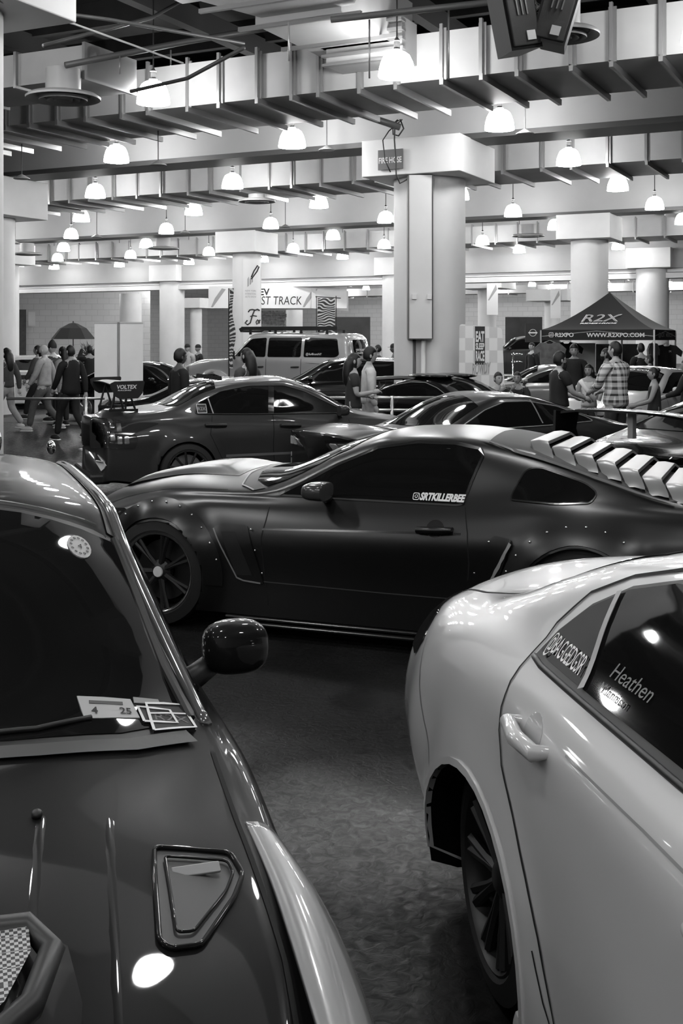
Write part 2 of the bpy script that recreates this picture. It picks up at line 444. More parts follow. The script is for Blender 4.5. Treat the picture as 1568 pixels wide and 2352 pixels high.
# column A details
bk = (T(*colA.location) @ RZ(YAW)).inverted()
mb = MB()
a = radians(-27)
def colA_pt(px, Y, z): return bk @ Vector(((px-784)/2650*Y, Y, z))
Yf = 22.35
def wbox(x0, x1, y0, y1, z0, z1, M): 
    m2 = MB(); m2.hexa([M @ Vector(p) for p in ((x0, y0, z0), (x1, y0, z0), (x1, y1, z0), (x0, y1, z0), (x0, y0, z1), (x1, y0, z1), (x1, y1, z1), (x0, y1, z1))]); return m2
wbox(1.34, 1.80, 22.95, 23.5, 1.9, E0+3.3, bk).build('pipe_cover', m_wall, colA)
for px_ in (1.325, 1.805): wbox(px_, px_+.018, 22.93, 23.4, 1.9, E0+3.3, bk).build('cover_edge', m_pipe, colA)
wbox(1.33, 1.82, 22.93, 23.4, 1.88, 1.9, bk).build('cover_edge', m_pipe, colA)
MB().tube([bk @ Vector((1.64, 23.1, 0)), bk @ Vector((1.64, 23.1, 1.95))], .05, 10).build('pipe', m_wall, colA, True)
MB().tube([bk @ Vector((1.46, 23.15, 0)), bk @ Vector((1.46, 23.15, 1.95))], .035, 8).build('pipe', m_pipe, colA, True)
for xx in (1.40, 1.70): wbox(xx, xx+.09, 22.9, 22.96, 2.68, 2.78, bk).build('junction_box', m_white, colA)
# sign
s = Vector(B(-9.35, 21.2, E0+3.47)); 
sg = thing('fire_hose_sign', 'dark FIRE HOSE sign fixed to the large column capital', 'sign', s, YAW)
MB().box((0, 0, .17), (.54, .03, .4)).build('sign_board', mat('dark_sign', .12, .5), sg)
place_text('lettering', 'FIRE HOSE', m_white, sg, (-.25, -.02, .1), (1, 0, 0), (0, 0, 1), .12, .5, bold=.02)
cb = thing('hose_pipe', 'pipe and looped black cables draped over the large column capital', 'pipe', B(-9.15, 21.0, E0+4.1), YAW)
MB().tube([(-1.2, -1.1, .62), (-.5, -.3, .35), (.05, .1, .15)], .07, 10).build('pipe', m_pipe, cb, True)
MB().tube([(0, .1, .3), (-.12, .12, .22), (-.1, .1, .02), (.02, .1, -.02), (.12, .12, .12), (.06, .1, .3), (-.05, .08, .25), (-.05, .05, -.1), (0, .0, -.5), (.02, -.02, -.8), (.08, .02, -.98), (.2, .1, -.9)], .016, 6).build('cable', m_black, cb, True)
MB().tube([(.1, .1, .3), (-.2, .12, .1), (-.28, .0, -.1), (-.22, -.03, -.5), (-.1, -.03, -.75)], .012, 6).build('cable', m_black, cb, True)

# sprinkler style reflector discs hung under the beams
def dish(px, py, Y, L, label):
    t = thing('hanging_detector', label, 'detector', W(px, py, Y), 0, 'disc detectors on rods')
    MB().lathe([(.01, .1), (.05, .08), (.17, .01), (.17, 0), (.02, .02)], 20).build('disc', m_shadeout, t, True, 50)
    MB().tube([(0, 0, .05), (0, 0, L)], .012, 6).build('rod', m_pipe, t)
for a in [(363, 380, 22.5, 1.3, 'disc detector on a rod beneath the first beam, left of the banner column'), (1205, 308, 21.5, 1.2, 'disc detector on a rod beside the lamp right of the large column'),
          (750, 345, 24, 1.2, 'disc detector under the first beam left of the large column'), (50, 411, 24, 1.2, 'disc detector on a rod near the left column, first beam'),
          (222, 545, 36, 1.4, 'disc detector under the second beam at left'), (425, 535, 38, 1.4, 'disc detector under the second beam above the far diffuser'), (655, 522, 38, 1.4, 'disc detector under the second beam near the capital'),
          (35, 560, 38, 1.3, 'disc detector under the second beam at the far left'), (1198, 500, 38, 1.4, 'disc detector under the second beam right of the large column'), (905, 512, 38, 1.3, 'disc detector under the second beam close to the large column'), (1515, 495, 38, 1.4, 'disc detector under the second beam at far right')]:
    dish(*a)

# rods, pipes up in the deck
def rod(pts, r, label, m=m_pipe, name='ceiling_pipe', cat='pipe', group=None):
    c = Vector(pts[0]); t = MB().tube([Vector(p)-c for p in pts], r, 8).build(name, m, None, True); t.location = c
    tag(t, label, cat, group); return t
rod([W(-20, -2, 11), W(170, 55, 13.5), W(420, 145, 16)], .014, 'thin conduit running down from upper left past the first lamp', mat('light_pipe', .4, .5))
rod([W(250, 45, 14), W(560, 100, 15.5)][::-1]+[W(60, 20, 13)], .025, 'dark pipe at upper left under the deck')
rod([W(100, 105, 15), W(350, 40, 17), W(420, 0, 18)], .03, 'sprinkler pipe slanting between joists at upper left')
rod([W(150, 150, 17), W(430, 95, 18), W(900, 18, 19)], .05, 'long dark sprinkler main above the near duct')
rod([W(760, 45, 15), W(1100, 8, 14.6), W(1300, -20, 14.2)], .045, 'dark pipe above the right hand lamp')
rod([W(560, 110, 16), W(430, 180, 17.5), W(300, 210, 18)], .03, 'dark branch pipe over the first lamp')
for i, (px, y0, y1, Y) in enumerate([(848, 45, 180, 15.2), (1030, 20, 182, 15.0), (663, 50, 140, 14.4), (550/2, 128, 170, 17), (392, 115, 150, 17)]):
    rod([W(px, y0, Y), W(px, y1, Y)], .012, 'thin steel hanger rod at the near duct', m_flange, 'hanger_rod', 'rod', 'duct hanger rods')

# hanging loudspeakers
def speaker(px, py, Y, tilt, rz, label):
    t = thing('loudspeaker', label, 'speaker', W(px, py, Y), rz)
    M = RY(tilt)
    mb = MB(); mb.prism([(-.17, -.18), (.17, -.18), (.12, .2), (-.12, .2)], .72, M @ T(0, 0, 0)); mb.build('cabinet', mat('speaker_shell', .005, .55, spec=.2), t)
    mb = MB(); mb.box((0, -.195, .36), (.30, .03, .66), bev=.012); mb.v = [M @ v for v in mb.v]; mb.build('grille', mat('speaker_grille', .005, .7, bump=.8, bscale=400), t)
    mb = MB(); mb.box((.05, -.215, .12), (.09, .01, .09)); mb.v = [M @ v for v in mb.v]; mb.build('badge', m_grey, t)
    mb = MB()
    for k in range(3): mb.box((-.05+k*.05, -.213, .42), (.012, .01, .2))
    mb.v = [M @ v for v in mb.v]; mb.build('vent', m_pipe, t)
    mb = MB(); mb.tube([(0, 0, .7), (0, 0, 1.5)], .02, 6); mb.v = [M @ v for v in mb.v] ; mb.build('bracket', m_pipe, t)
    return t
speaker(1190, 122, 11.2, radians(-12), radians(20), 'left one of two black loudspeakers hanging from the ceiling')
speaker(1262, 108, 11.2, radians(17), radians(-18), 'right one of two black loudspeakers hanging from the ceiling')
t = thing('cable_bundle', 'tangled cables hanging between the two loudspeakers', 'cables', W(1222, 60, 11.3))
for k in range(6):
    MB().tube([(R.uniform(-.06, .06), R.uniform(-.05, .05), .35)]+[(R.uniform(-.09, .09), R.uniform(-.05, .05), .3-.1*j) for j in range(5)]+[(R.uniform(-.1, .1), 0, -.2)], .008, 5).build('cable', m_pipe, t, True)

# dark far openings and details on the back wall
struct(MB().hexa([W(20, 815, 78), W(60, 815, 78), W(60, 815, 79), W(20, 815, 79), W(20, 711, 78), W(60, 711, 78), W(60, 711, 79), W(20, 711, 79)]).build('door_1', mat('dark_door', .10, .6, var=.2, scale=4)))
t = tag(MB().hexa([W(65, 748, 77.9), W(81, 748, 77.9), W(81, 748, 78), W(65, 748, 78), W(65, 716, 77.9), W(81, 716, 77.9), W(81, 716, 78), W(65, 716, 78)]).build('notice_board', m_white), 'white notice sheet on the wall beside the dark doorway', 'notice')
struct(MB().hexa([W(0, 850, 79.5), W(345, 850, 79.5), W(345, 850, 80), W(0, 850, 80), W(0, 662, 79.5), W(345, 655, 79.5), W(345, 655, 80), W(0, 662, 80)]).build('wall_partition', m_block))
struct(MB().hexa([W(745, 850, 76), W(850, 850, 76), W(850, 850, 77), W(745, 850, 77), W(745, 728, 76), W(850, 728, 76), W(850, 728, 77), W(745, 728, 77)]).build('door_2', mat('dark_booth', .05, .7, var=.3, scale=1)))
struct(MB().hexa([W(1160, 850, 76), W(1245, 850, 76), W(1245, 850, 77), W(1160, 850, 77), W(1160, 728, 76), W(1245, 728, 76), W(1245, 728, 77), W(1160, 728, 77)]).build('door_3', mat('dark_booth', .05, .7)))

# camera and world
cam = bpy.data.cameras.new('camera'); co = bpy.data.objects.new('camera', cam); COL.objects.link(co)
co.location = (0, 0, EYE); co.rotation_euler = (pi/2, 0, 0)
cam.sensor_fit = 'AUTO'; cam.sensor_width = 36; cam.lens = 2650/2352*36; cam.shift_y = -(1176-783)/2352
cam.clip_end = 400
S.camera = co
w = bpy.data.worlds.new('world'); S.world = w; w.use_nodes = True
w.node_tree.nodes['Background'].inputs[0].default_value = (1, 1, 1, 1); w.node_tree.nodes['Background'].inputs[1].default_value = .0
S.view_settings.view_transform = 'Standard'; S.view_settings.look = 'None'; S.view_settings.exposure = 0; S.view_settings.gamma = 1
S.cycles.max_bounces = 6; S.cycles.diffuse_bounces = 3; S.cycles.glossy_bounces = 3
S.cycles.sample_clamp_indirect = 6; S.cycles.use_light_tree = True; S.cycles.use_denoising = True
# ------------------------------------------------------------------ car builder
def apply_bool(o, cutters):
    for c in cutters:
        md = o.modifiers.new('b', 'BOOLEAN'); md.operation = 'DIFFERENCE'; md.object = c; md.solver = 'EXACT'
    dg = bpy.context.evaluated_depsgraph_get()
    me = bpy.data.meshes.new_from_object(o.evaluated_get(dg))
    o.modifiers.clear(); o.data = me
    for c in cutters: bpy.data.objects.remove(c)

class Car:
    """x forward, y left, z up, origin on the floor midway between the axles"""
    def __init__(s, name, label, origin, f, paint, sp, group=None, cut=True, cat='car'):
        s.root = thing(name, label, cat, (origin[0], origin[1], 0), atan2(f[1], f[0]), group)
        s.sp = sp; s.paint = paint
        g = {k: pchip(v) for k, v in sp.items() if isinstance(v, list) and k in ('zt', 'zrail', 'yrail', 'zb', 'wb', 'zs', 'ws', 'zm', 'wm', 'zr', 'wr')}
        s.g = g
        xr, xf = sp['xr'], sp['xf']; N = sp.get('N', 110)
        fa, ra = sp['fa'], sp['ra']; za = sp.get('za', .33); ar = sp.get('ar', .36)
        fl = sp.get('flare', .03); fw = sp.get('flw', .12)
        rf, rr = sp.get('rf', .35), sp.get('rr', .25)
        rings = []
        for i in range(N+1):
            x = xr+(xf-xr)*i/N
            zt, zl, yl = g['zt'](x), g['zrail'](x), g['yrail'](x)
            zb, wb, zr_, wr = g['zb'](x), g['wb'](x), g['zr'](x), g['wr'](x)
            pr = sorted([(zr_, wr), (g['zm'](x), g['wm'](x)), (g['zs'](x), g['ws'](x)), (zb, wb)])
            pf = pchip(pr)
            ring = [(0, zr_-.03), (wr*.5, zr_-.03), (wr-.06, zr_-.03)]
            n1 = 16
            for k in range(n1+1):
                z = zr_+(zb-zr_)*k/n1; y = pf(z)
                for xa in (fa, ra):
                    if fl:
                        d = hypot(x-xa, z-za)
                        if d > ar-.12: y += fl*(1-sstep(ar+.01, ar+fw, d))*(1 if z > za-.1 else sstep(zr_-.05, za-.1, z))
                ring.append((y, z))
            yb = ring[-1][0]
            ring.append((yb-.02, zb+.012)); 
            gi = sp.get('gi', .045)
            y0, z0 = yb-gi, zb+.016
            zl = max(zl, z0+.004); yl = min(yl, y0-.01)
            for k in range(1, 8):
                t = k/7; ring.append((y0+(yl-y0)*t+.018*sin(pi*t)*min(1, (zl-z0)/.3), z0+(zl-z0)*t))
            zt = max(zt, zl+.002)
            for k in range(1, 13):
                t = 1-k/12; ring.append((yl*t, zl+(zt-zl)*(1-t**sp.get('crown', 2.3))))
            # smooth the upper ring
            for _ in range(2):
                r2 = ring[:]
                for j in range(4, len(ring)-1):
                    r2[j] = (ring[j][0]*.5+(ring[j-1][0]+ring[j+1][0])*.25, ring[j][1]*.5+(ring[j-1][1]+ring[j+1][1])*.25)
                ring = r2
            pts = []
            W_ = sp.get('W', .9)
            for (y, z) in ring:
                xx = x; q = (abs(y)/W_)**2.4
                a = sstep(xf-.9, xf, x); b = 1-sstep(xr, xr+.8, x)
                xx -= rf*q*a; xx += rr*q*b
                pts.append((xx, y, z))
            rings.append(pts)
        # end caps: pull in rings
        def cap(ring, sgn, bulge):
            out = []
            zc = (min(p[2] for p in ring)+max(p[2] for p in ring))/2
            for (k, b) in ((.985, .35), (.93, .7), (.75, .95), (.4, 1), (.02, 1)):
                out.append([(p[0]+sgn*bulge*b, p[1]*k, zc+(p[2]-zc)*k) for p in ring])
            return out
        rings = list(reversed(cap(rings[0], -1, sp.get('br', .05))))+rings+cap(rings[-1], 1, sp.get('bf', .06))
        n = len(rings[0]); full = []
        for r in rings: full.append(r+[(p[0], -p[1], p[2]) for p in reversed(r[1:-1])])
        m = len(full[0]); vs = [p for r in full for p in r]; fs = []
        for i in range(len(full)-1):
            for k in range(m):
                a = i*m+k; b = i*m+(k+1) % m
                fs.append((a, b, b+m, a+m))
        fs.append(tuple(range(m))); fs.append(tuple(reversed(range((len(full)-1)*m, len(full)*m))))
        s.body = obj('body', vs, fs, paint, s.root)
        if cut:
            cs = []
            for xa in (fa, ra):
                for sg in (-1, 1):
                    mb = MB(); mb.lathe([(ar, -.34), (ar, .4)], 40, T(xa, sg*(sp['W']-.02), za) @ RX(pi/2)); cs.append(mb.build('c', paint))
                    bmf = bmesh.new(); bmf.from_mesh(cs[-1].data); bmesh.ops.recalc_face_normals(bmf, faces=bmf.faces); bmf.to_mesh(cs[-1].data); bmf.free()
            bmf = bmesh.new(); bmf.from_mesh(s.body.data); bmesh.ops.recalc_face_normals(bmf, faces=bmf.faces); bmf.to_mesh(s.body.data); bmf.free()
            s.body.parent = None
            apply_bool(s.body, cs); s.body.parent = s.root
        me = s.body.data
        me.polygons.foreach_set('use_smooth', [True]*len(me.polygons)); me.set_sharp_from_angle(angle=radians(sp.get('sharp', 38)))
        me.materials.clear(); me.materials.append(paint); me.materials.append(mat('wheel_well_black', .004, .9, spec=.1))
        if cut:
            for p in me.polygons:
                c = p.center
                if abs(c.y) > sp['W']-.45 and c.z < za+ar+.01:
                    for xa in (fa, ra):
                        if hypot(c.x-xa, c.z-za) < ar+.003: p.material_index = 1
        s.bvh = BVHTree.FromPolygons([v.co for v in me.vertices], [tuple(p.vertices) for p in me.polygons])
    # projections on to the body; p is (x,z) for side, (x,y) for top, (y,z) for ends
    def pr(s, mode, off=0., depth=None):
        def side(sg):
            def f(x, z):
                h = s.bvh.ray_cast(Vector((x, sg*3, z)), Vector((0, -sg, 0)))
                if h[0] is None or abs(h[0].y) < .3: h = (Vector((x, sg*s.sp['W']*.8, z)), Vector((0, sg, 0)))
                nn = h[1] if h[1].y*sg > 0 else -h[1]
                return h[0]+nn*off
            return f
        if mode == 'L': return side(1)
        if mode == 'R': return side(-1)
        if mode == 'T':
            def f(x, y):
                h = s.bvh.ray_cast(Vector((x, y, 4)), Vector((0, 0, -1)))
                if h[0] is None: return Vector((x, y, .8))
                nn = h[1] if h[1].z > 0 else -h[1]
                return h[0]+nn*off
            return f
        sg = 1 if mode == 'F' else -1
        def f(y, z):
            h = s.bvh.ray_cast(Vector((sg*5, y, z)), Vector((-sg, 0, 0)))
            if h[0] is None: return Vector((sg*2.2, y, z))
            nn = h[1] if h[1].x*sg > 0 else -h[1]
            return h[0]+nn*off
        return f
    def panel(s, name, poly, mode, m, off=.004, grid=.05, parent=None, round_=0., skirt=.012, smooth=True, bulge=0.):
        if round_: poly = round_poly(poly, round_)
        # densify
        P = []
        for i, p in enumerate(poly):
            q = poly[(i+1) % len(poly)]; L = hypot(q[0]-p[0], q[1]-p[1]); k = max(1, int(L/grid))
            for j in range(k): P.append((p[0]+(q[0]-p[0])*j/k, p[1]+(q[1]-p[1])*j/k))
        nb = len(P); pts = [Vector(p) for p in P]
        x0 = min(p[0] for p in P); x1 = max(p[0] for p in P); y0 = min(p[1] for p in P); y1 = max(p[1] for p in P)
        def inside(x, y):
            c = False; j = nb-1
            for i in range(nb):
                if (P[i][1] > y) != (P[j][1] > y) and x < (P[j][0]-P[i][0])*(y-P[i][1])/(P[j][1]-P[i][1])+P[i][0]: c = not c
                j = i
            return c
        def dist(x, y): return min(hypot(x-p[0], y-p[1]) for p in P)
        x = x0+grid/2
        while x < x1:
            y = y0+grid/2
            while y < y1:
                if inside(x, y) and dist(x, y) > grid*.45: pts.append(Vector((x, y)))
                y += grid
            x += grid
        r = delaunay_2d_cdt(pts, [(i, (i+1) % nb) for i in range(nb)], [tuple(range(nb))], 1, 1e-6)
        V2, F = r[0], r[2]
        f = s.pr(mode, off)
        vs = []
        for v in V2:
            p = f(v[0], v[1])
            vs.append(p)
        mb = MB(); mb.add(vs, [tuple(t) for t in F])
        # skirt
        f0 = s.pr(mode, off-skirt); lo = [f0(p[0], p[1]) for p in P]; hi = [f(p[0], p[1]) for p in P]
        mb.add(hi+lo, [(i, (i+1) % nb, nb+(i+1) % nb, nb+i) for i in range(nb)])
        o = mb.build(name, m, parent or s.root, smooth, 60)
        bmf = bmesh.new(); bmf.from_mesh(o.data); bmesh.ops.remove_doubles(bmf, verts=bmf.verts, dist=1e-5); bmesh.ops.recalc_face_normals(bmf, faces=bmf.faces)
        # face outward
        out = {'L': Vector((0, 1, 0)), 'R': Vector((0, -1, 0)), 'T': Vector((0, 0, 1)), 'F': Vector((1, 0, 0)), 'B': Vector((-1, 0, 0))}[mode]
        sm = sum((fc.normal.dot(out)*fc.calc_area() for fc in bmf.faces))
        if sm < 0: bmesh.ops.reverse_faces(bmf, faces=bmf.faces)
        bmf.to_mesh(o.data); bmf.free(); o.data.set_sharp_from_angle(angle=radians(50))
        return o
    def strip(s, name, line, mode, m, w=.005, off=.0015, parent=None, step=.03, h=0., closed=False):
        L = list(line)+([line[0]] if closed else []); P = []
        for i in range(len(L)-1):
            k = max(1, int(hypot(L[i+1][0]-L[i][0], L[i+1][1]-L[i][1])/step))
            for j in range(k): P.append((L[i][0]+(L[i+1][0]-L[i][0])*j/k, L[i][1]+(L[i+1][1]-L[i][1])*j/k))
        P.append(L[-1])
        f = s.pr(mode, off); 
        if h:
            return MB().tube([s.pr(mode, off)(p[0], p[1]) for p in P], h, 6).build(name, m, parent or s.root, True)
        vs = []
        for i, p in enumerate(P):
            a = P[max(i-1, 0)]; b = P[min(i+1, len(P)-1)]; d = Vector((b[0]-a[0], b[1]-a[1])).normalized(); nrm = (-d.y*w/2, d.x*w/2)
            vs.append(f(p[0]+nrm[0], p[1]+nrm[1])); vs.append(f(p[0]-nrm[0], p[1]-nrm[1]))
        return obj(name, vs, [(2*i, 2*i+1, 2*i+3, 2*i+2) for i in range(len(P)-1)], m, parent or s.root)
    def text(s, name, txt, mode, p0, d, h, m, width=None, off=.006, parent=None, bold=.0, shear=0., mirror=False, space=1.):
        vs, fs, w = text_mesh(txt, bold, shear, space); sx = width/w if width else h
        d = Vector(d).normalized(); up = Vector((-d.y, d.x))
        if up.y < 0: up = -up
        f = s.pr(mode, off)
        out = []
        for (x, y) in vs:
            q = Vector(p0)+d*(x*sx)+up*(y*h); out.append(f(q.x, q.y))
        return obj(name, out, fs, m, parent or s.root)
    def wheel(s, x, sg, r, w, style='dark', m_rim=None, cap=None, y=None, rimr=None, spokes=10, lipm=None, disc=None):
        """a rim with its tyre and brake disc as sub-parts"""
        y = (s.sp['W']-.03 if y is None else y)*sg; za = s.sp.get('wz', r)
        rim = rimr or r*.74; M = T(x, y, za) @ RX(-sg*pi/2)   # +z of lathe points outward
        mr = m_rim or m_black
        mb = MB()
        mb.lathe([(rim*.97, -w), (rim*.95, -w+.02), (rim*.93, -.05), (rim*.97, -.012), (rim*1.0, .0), (rim*1.03, -.004), (rim*1.03, -.02), (rim*.99, -.03), (rim*.99, -w)], 44, M, cap=False)
        dish = sp_d = .05
        for k in range(spokes):
            a = 2*pi*k/spokes
            for q in ((-.05, .05) if spokes <= 10 else (0,)):
                mb.tube([M @ Vector((cos(a)*.05, sin(a)*.05, -dish)), M @ Vector((cos(a+q)*rim*.5, sin(a+q)*rim*.5, -dish+.015)), M @ Vector((cos(a+q*1.6)*rim*.96, sin(a+q*1.6)*rim*.96, -.02))], [.022, .014, .016], 6)
        mb.lathe([(.001, -.02), (.03, -.02), (.055, -.035), (.075, -dish), (.075, -.09)], 20, M, cap=False)
        o = mb.build('wheel', mr, s.root, True, 40)
        if lipm:
            MB().lathe([(rim*.955, -.016), (rim*.985, .0005), (rim*1.02, .003), (rim*1.035, -.004)], 48, M, cap=False).build('rim_lip', lipm, o, True, 50)
        if cap:
            MB().lathe([(.001, -.012), (.032, -.013), (.036, -.022)], 20, M, cap=False).build('centre_cap', cap, o, True, 50)
        t = MB().lathe([(rim*1.0, -w+.01), (rim*1.05, -w-.01), (r*.97, -w), (r, -w+.03), (r, -.035), (r*.975, -.008), (rim*1.08, .006), (rim*1.02, -.006)], 48, M, cap=False).build('tyre', m_rubber, o, True, 50)
        MB().lathe([(rim*.3, -.11), (rim*.78, -.11), (rim*.78, -.13)], 32, M, cap=False).build('brake_disc', disc or m_steel, o)
        return o
    def part(s, name, mb, m, smooth=False, sharp=40, parent=None): return mb.build(name, m, parent or s.root, smooth, sharp)

def round_poly(poly, r, n=5):
    out = []; N = len(poly)
    for i in range(N):
        p = Vector(poly[i][:2]); a = Vector(poly[i-1][:2]); b = Vector(poly[(i+1) % N][:2])
        ra = min(r, (a-p).length*.45, (b-p).length*.45)
        A = p+(a-p).normalized()*ra; C = p+(b-p).normalized()*ra
        for k in range(n+1):
            t = k/n; q = A*(1-t)**2+p*2*t*(1-t)+C*t*t; out.append((q.x, q.y))
    return out
def pmirror(co, sg): return [(x, sg*y) for x, y in co]

def wing_mirror(car, x, y, z, m, sz=(.13, .11, .085), sg=1, glass=True, yaw=0.):
    mb = MB(); mb.ell((x, y, z), sz, 20, RZ(yaw))
    for v in mb.v:
        q = [(v[i]-(x, y, z)[i])/sz[i] for i in range(3)]
        v.x, v.y, v.z = (c+s_*(abs(u)**.72)*(1 if u >= 0 else -1)*.94 for c, s_, u in zip((x, y, z), sz, q))
    # flatten rear face
    for v in mb.v:
        d = v.x-(x-sz[0]*.35)
        if d < 0: v.x = x-sz[0]*.35+d*.12
    o = mb.build('wing_mirror', m, car.root, True, 60)
    MB().tube([(x-.02, y-sg*sz[1]*.5, z-sz[2]*.5), (x+.03, y-sg*(sz[1]+.05), z-sz[2]*1.1)], [.03, .035], 8).build('mirror_arm', m_black, o, True)
    return o
def handle(car, x, z, sg, m, cup=True, L=.19):
    f = car.pr('L' if sg > 0 else 'R', 0)
    a, b = f(x-L/2, z), f(x+L/2, z-.008); mid = (a+b)/2
    n = Vector((0, sg, 0))
    mb = MB(); mb.tube([a-n*.01, a+n*.028, mid+n*.042, b+n*.03, b-n*.01], [.016, .021, .022, .021, .015], 12)
    o = mb.build('door_handle', m, car.root, True, 60)
    if cup:
        car.panel('handle_cup', [(x+.055*cos(t), z-.0+.05*sin(t)) for t in [2*pi*k/16 for k in range(16)]], 'L' if sg > 0 else 'R', m if cup is True else cup, off=.002, grid=.03, parent=o, skirt=.004)
    return o
# ------------------------------------------------------------------ satin black fastback coupe in the middle
p_satin = mat('satin_black_wrap', .005, .30, var=.1, scale=300, coat=0, spec=.6)
p_satinroof = mat('satin_black_gloss', .012, .2, spec=.6)
mu = Car('fastback_coupe', 'satin black fastback coupe with riveted arch flares and rear window louvres, side on', (.396, 7.825), (-.9336, .3584), p_satin, dict(
    xf=2.22, xr=-2.40, fa=1.36, ra=-1.36, W=.93, za=.34, ar=.345, wz=.352, flare=.055, flw=.17, rf=.42, rr=.2, crown=2.6, gi=.05, N=130,
    zt=[(-2.45, .90), (-2.3, .935), (-1.95, .95), (-1.8, .985), (-1.3, 1.13), (-.8, 1.245), (-.4, 1.282), (-.1, 1.27), (.2, 1.20), (.75, .99), (.95, .965), (1.3, .955), (1.8, .87), (2.05, .79), (2.22, .70)],
    zrail=[(-2.45, .88), (-2.2, .90), (-1.95, .915), (-1.8, .935), (-1.4, 1.065), (-1.0, 1.175), (-.5, 1.238), (-.1, 1.225), (.2, 1.12), (.62, .90), (.75, .88), (1.3, .87), (1.8, .80), (2.22, .66)],
    yrail=[(-2.45, .66), (-1.9, .68), (-1.4, .62), (-.8, .575), (-.1, .57), (.3, .62), (.62, .72), (1.3, .70), (2.22, .6)],
    zb=[(-2.45, .84), (-1.9, .87), (-1.4, .885), (-.7, .85), (.2, .825), (.8, .82), (1.4, .80), (1.9, .72), (2.22, .62)],
    wb=[(-2.45, .74), (-1.8, .80), (-1.2, .82), (-.6, .80), (.5, .80), (1.3, .80), (1.9, .78), (2.22, .74)],
    zs=[(-2.45, .70), (2.22, .55)], ws=[(-2.45, .82), (-1.5, .90), (-.7, .895), (.5, .895), (1.4, .885), (2.22, .82)],
    zm=[(-2.45, .45), (2.22, .36)], wm=[(-2.45, .82), (-1.5, .90), (-.7, .885), (.5, .885), (1.4, .88), (2.22, .82)],
    zr=[(-2.45, .17), (-1.7, .13), (1.7, .13), (2.22, .15)], wr=[(-2.45, .8), (-.7, .90), (.5, .90), (2.22, .78)]))
wtop = [(.56, .875), (.40, .955), (.2, 1.065), (-.05, 1.175), (-.3, 1.215), (-.55, 1.215), (-.70, 1.19), (-.73, 1.15), (-.68, 1.0), (-.645, .875)]
def both(c, name, poly, m, **k):
    a = c.panel(name, poly, 'L', m, **k); b = c.panel(name, poly, 'R', m, **k); return a, b
both(mu, 'window_seal', [(x*1.0+(.012 if x > 0 else -.012), z+(.012 if z > .95 else -.012)) for x, z in wtop], m_black, off=.003, round_=.05)
sw = both(mu, 'side_window', wtop, m_glass, off=.006, round_=.05)[0]
qw = [(-.93, .915), (-.94, .96), (-1.0, 1.085), (-1.08, 1.10), (-1.36, 1.02), (-1.43, .97), (-1.40, .918), (-1.2, .905)]
both(mu, 'quarter_window', qw, m_glass, off=.004, round_=.04)
mu.strip('window_trim', round_poly(qw, .04), 'L', p_satinroof, .008, .005, closed=True)
mu.strip('window_trim', wtop, 'L', p_satinroof, .016, .008)
# windscreen and cowl
mu.panel('windscreen', [(.90, .0), (.88, .3), (.80, .55), (.68, .66), (.16, .52), (.06, .3), (.04, 0), (.06, -.3), (.16, -.52), (.68, -.66), (.80, -.55), (.88, -.3)], 'T', m_glass, off=.004, grid=.06)
mu.panel('cowl_panel', [(.97, .0), (.95, .35), (.88, .62), (.76, .70), (.69, .68), (.80, .56), (.88, .32), (.90, 0), (.88, -.32), (.80, -.56), (.69, -.68), (.76, -.70), (.88, -.62), (.95, -.35)], 'T', m_black, off=.003, grid=.05)
mu.strip('cowl_trim', [(.97, .0), (.95, .35), (.88, .62), (.76, .70)], 'T', mat('pale_seal', .3, .4), .012, .006)
# hood scoop and creases
def bump_panel(car, name, poly, hgt, m, mode='T', grid=.05):
    o = car.panel(name, poly, mode, m, off=.002, grid=grid, skirt=.01)
    xs = [p[0] for p in poly]; ys = [p[1] for p in poly]; cx = (min(xs)+max(xs))/2; hx = (max(xs)-min(xs))/2; cy = (min(ys)+max(ys))/2; hy = (max(ys)-min(ys))/2
    for v in o.data.vertices:
        q = max(abs((v.co.x-cx)/hx), abs((v.co.y-cy)/hy)); v.co.z += hgt*(1-sstep(.55, 1., q))
    return o
bump_panel(mu, 'bonnet_bulge', [(1.0, .42), (1.9, .34), (2.0, .25), (2.0, -.25), (1.9, -.34), (1.0, -.42)], .035, p_satin)
for sg in (1, -1):
    mu.strip('bonnet_gap', [(.95, sg*.69), (1.5, sg*.69), (1.95, sg*.60), (2.12, sg*.45)], 'T', m_gap, .006)
mu.panel('bonnet_vent', [(1.35, -.12), (1.62, -.10), (1.6, -.22), (1.36, -.25)], 'T', m_black, off=.04, grid=.04)
# fender cut outs and lines (left side is the visible one)
for md in ('L', 'R'):
    mu.strip('door_gap', [(.60, .80), (.605, .72), (.62, .62), (.60, .40), (.57, .20)], md, m_gap, .007)
    mu.strip('door_gap', [(-.665, .86), (-.70, .72), (-.715, .55), (-.70, .35), (-.66, .2)], md, m_gap, .007)
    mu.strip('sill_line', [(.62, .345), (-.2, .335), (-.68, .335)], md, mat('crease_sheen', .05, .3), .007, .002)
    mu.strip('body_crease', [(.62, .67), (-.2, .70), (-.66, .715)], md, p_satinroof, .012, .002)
mb = MB()
for (x0, x1) in ((.93, -.93),):
    mb.box((0, .0, .115), (1.72, 1.84, .02), bev=.008)
    mb.box((-.0, .0, .085), (1.62, 1.88, .02), bev=.008)
mu.part('side_skirt', mb, p_satinroof)
mb = MB(); mb.prism([(2.24, .66), (2.36, .35), (2.36, -.35), (2.24, -.66), (2.0, -.80), (2.0, .80)], .02, T(0, 0, .09)); mu.part('front_splitter', mb, p_satin)
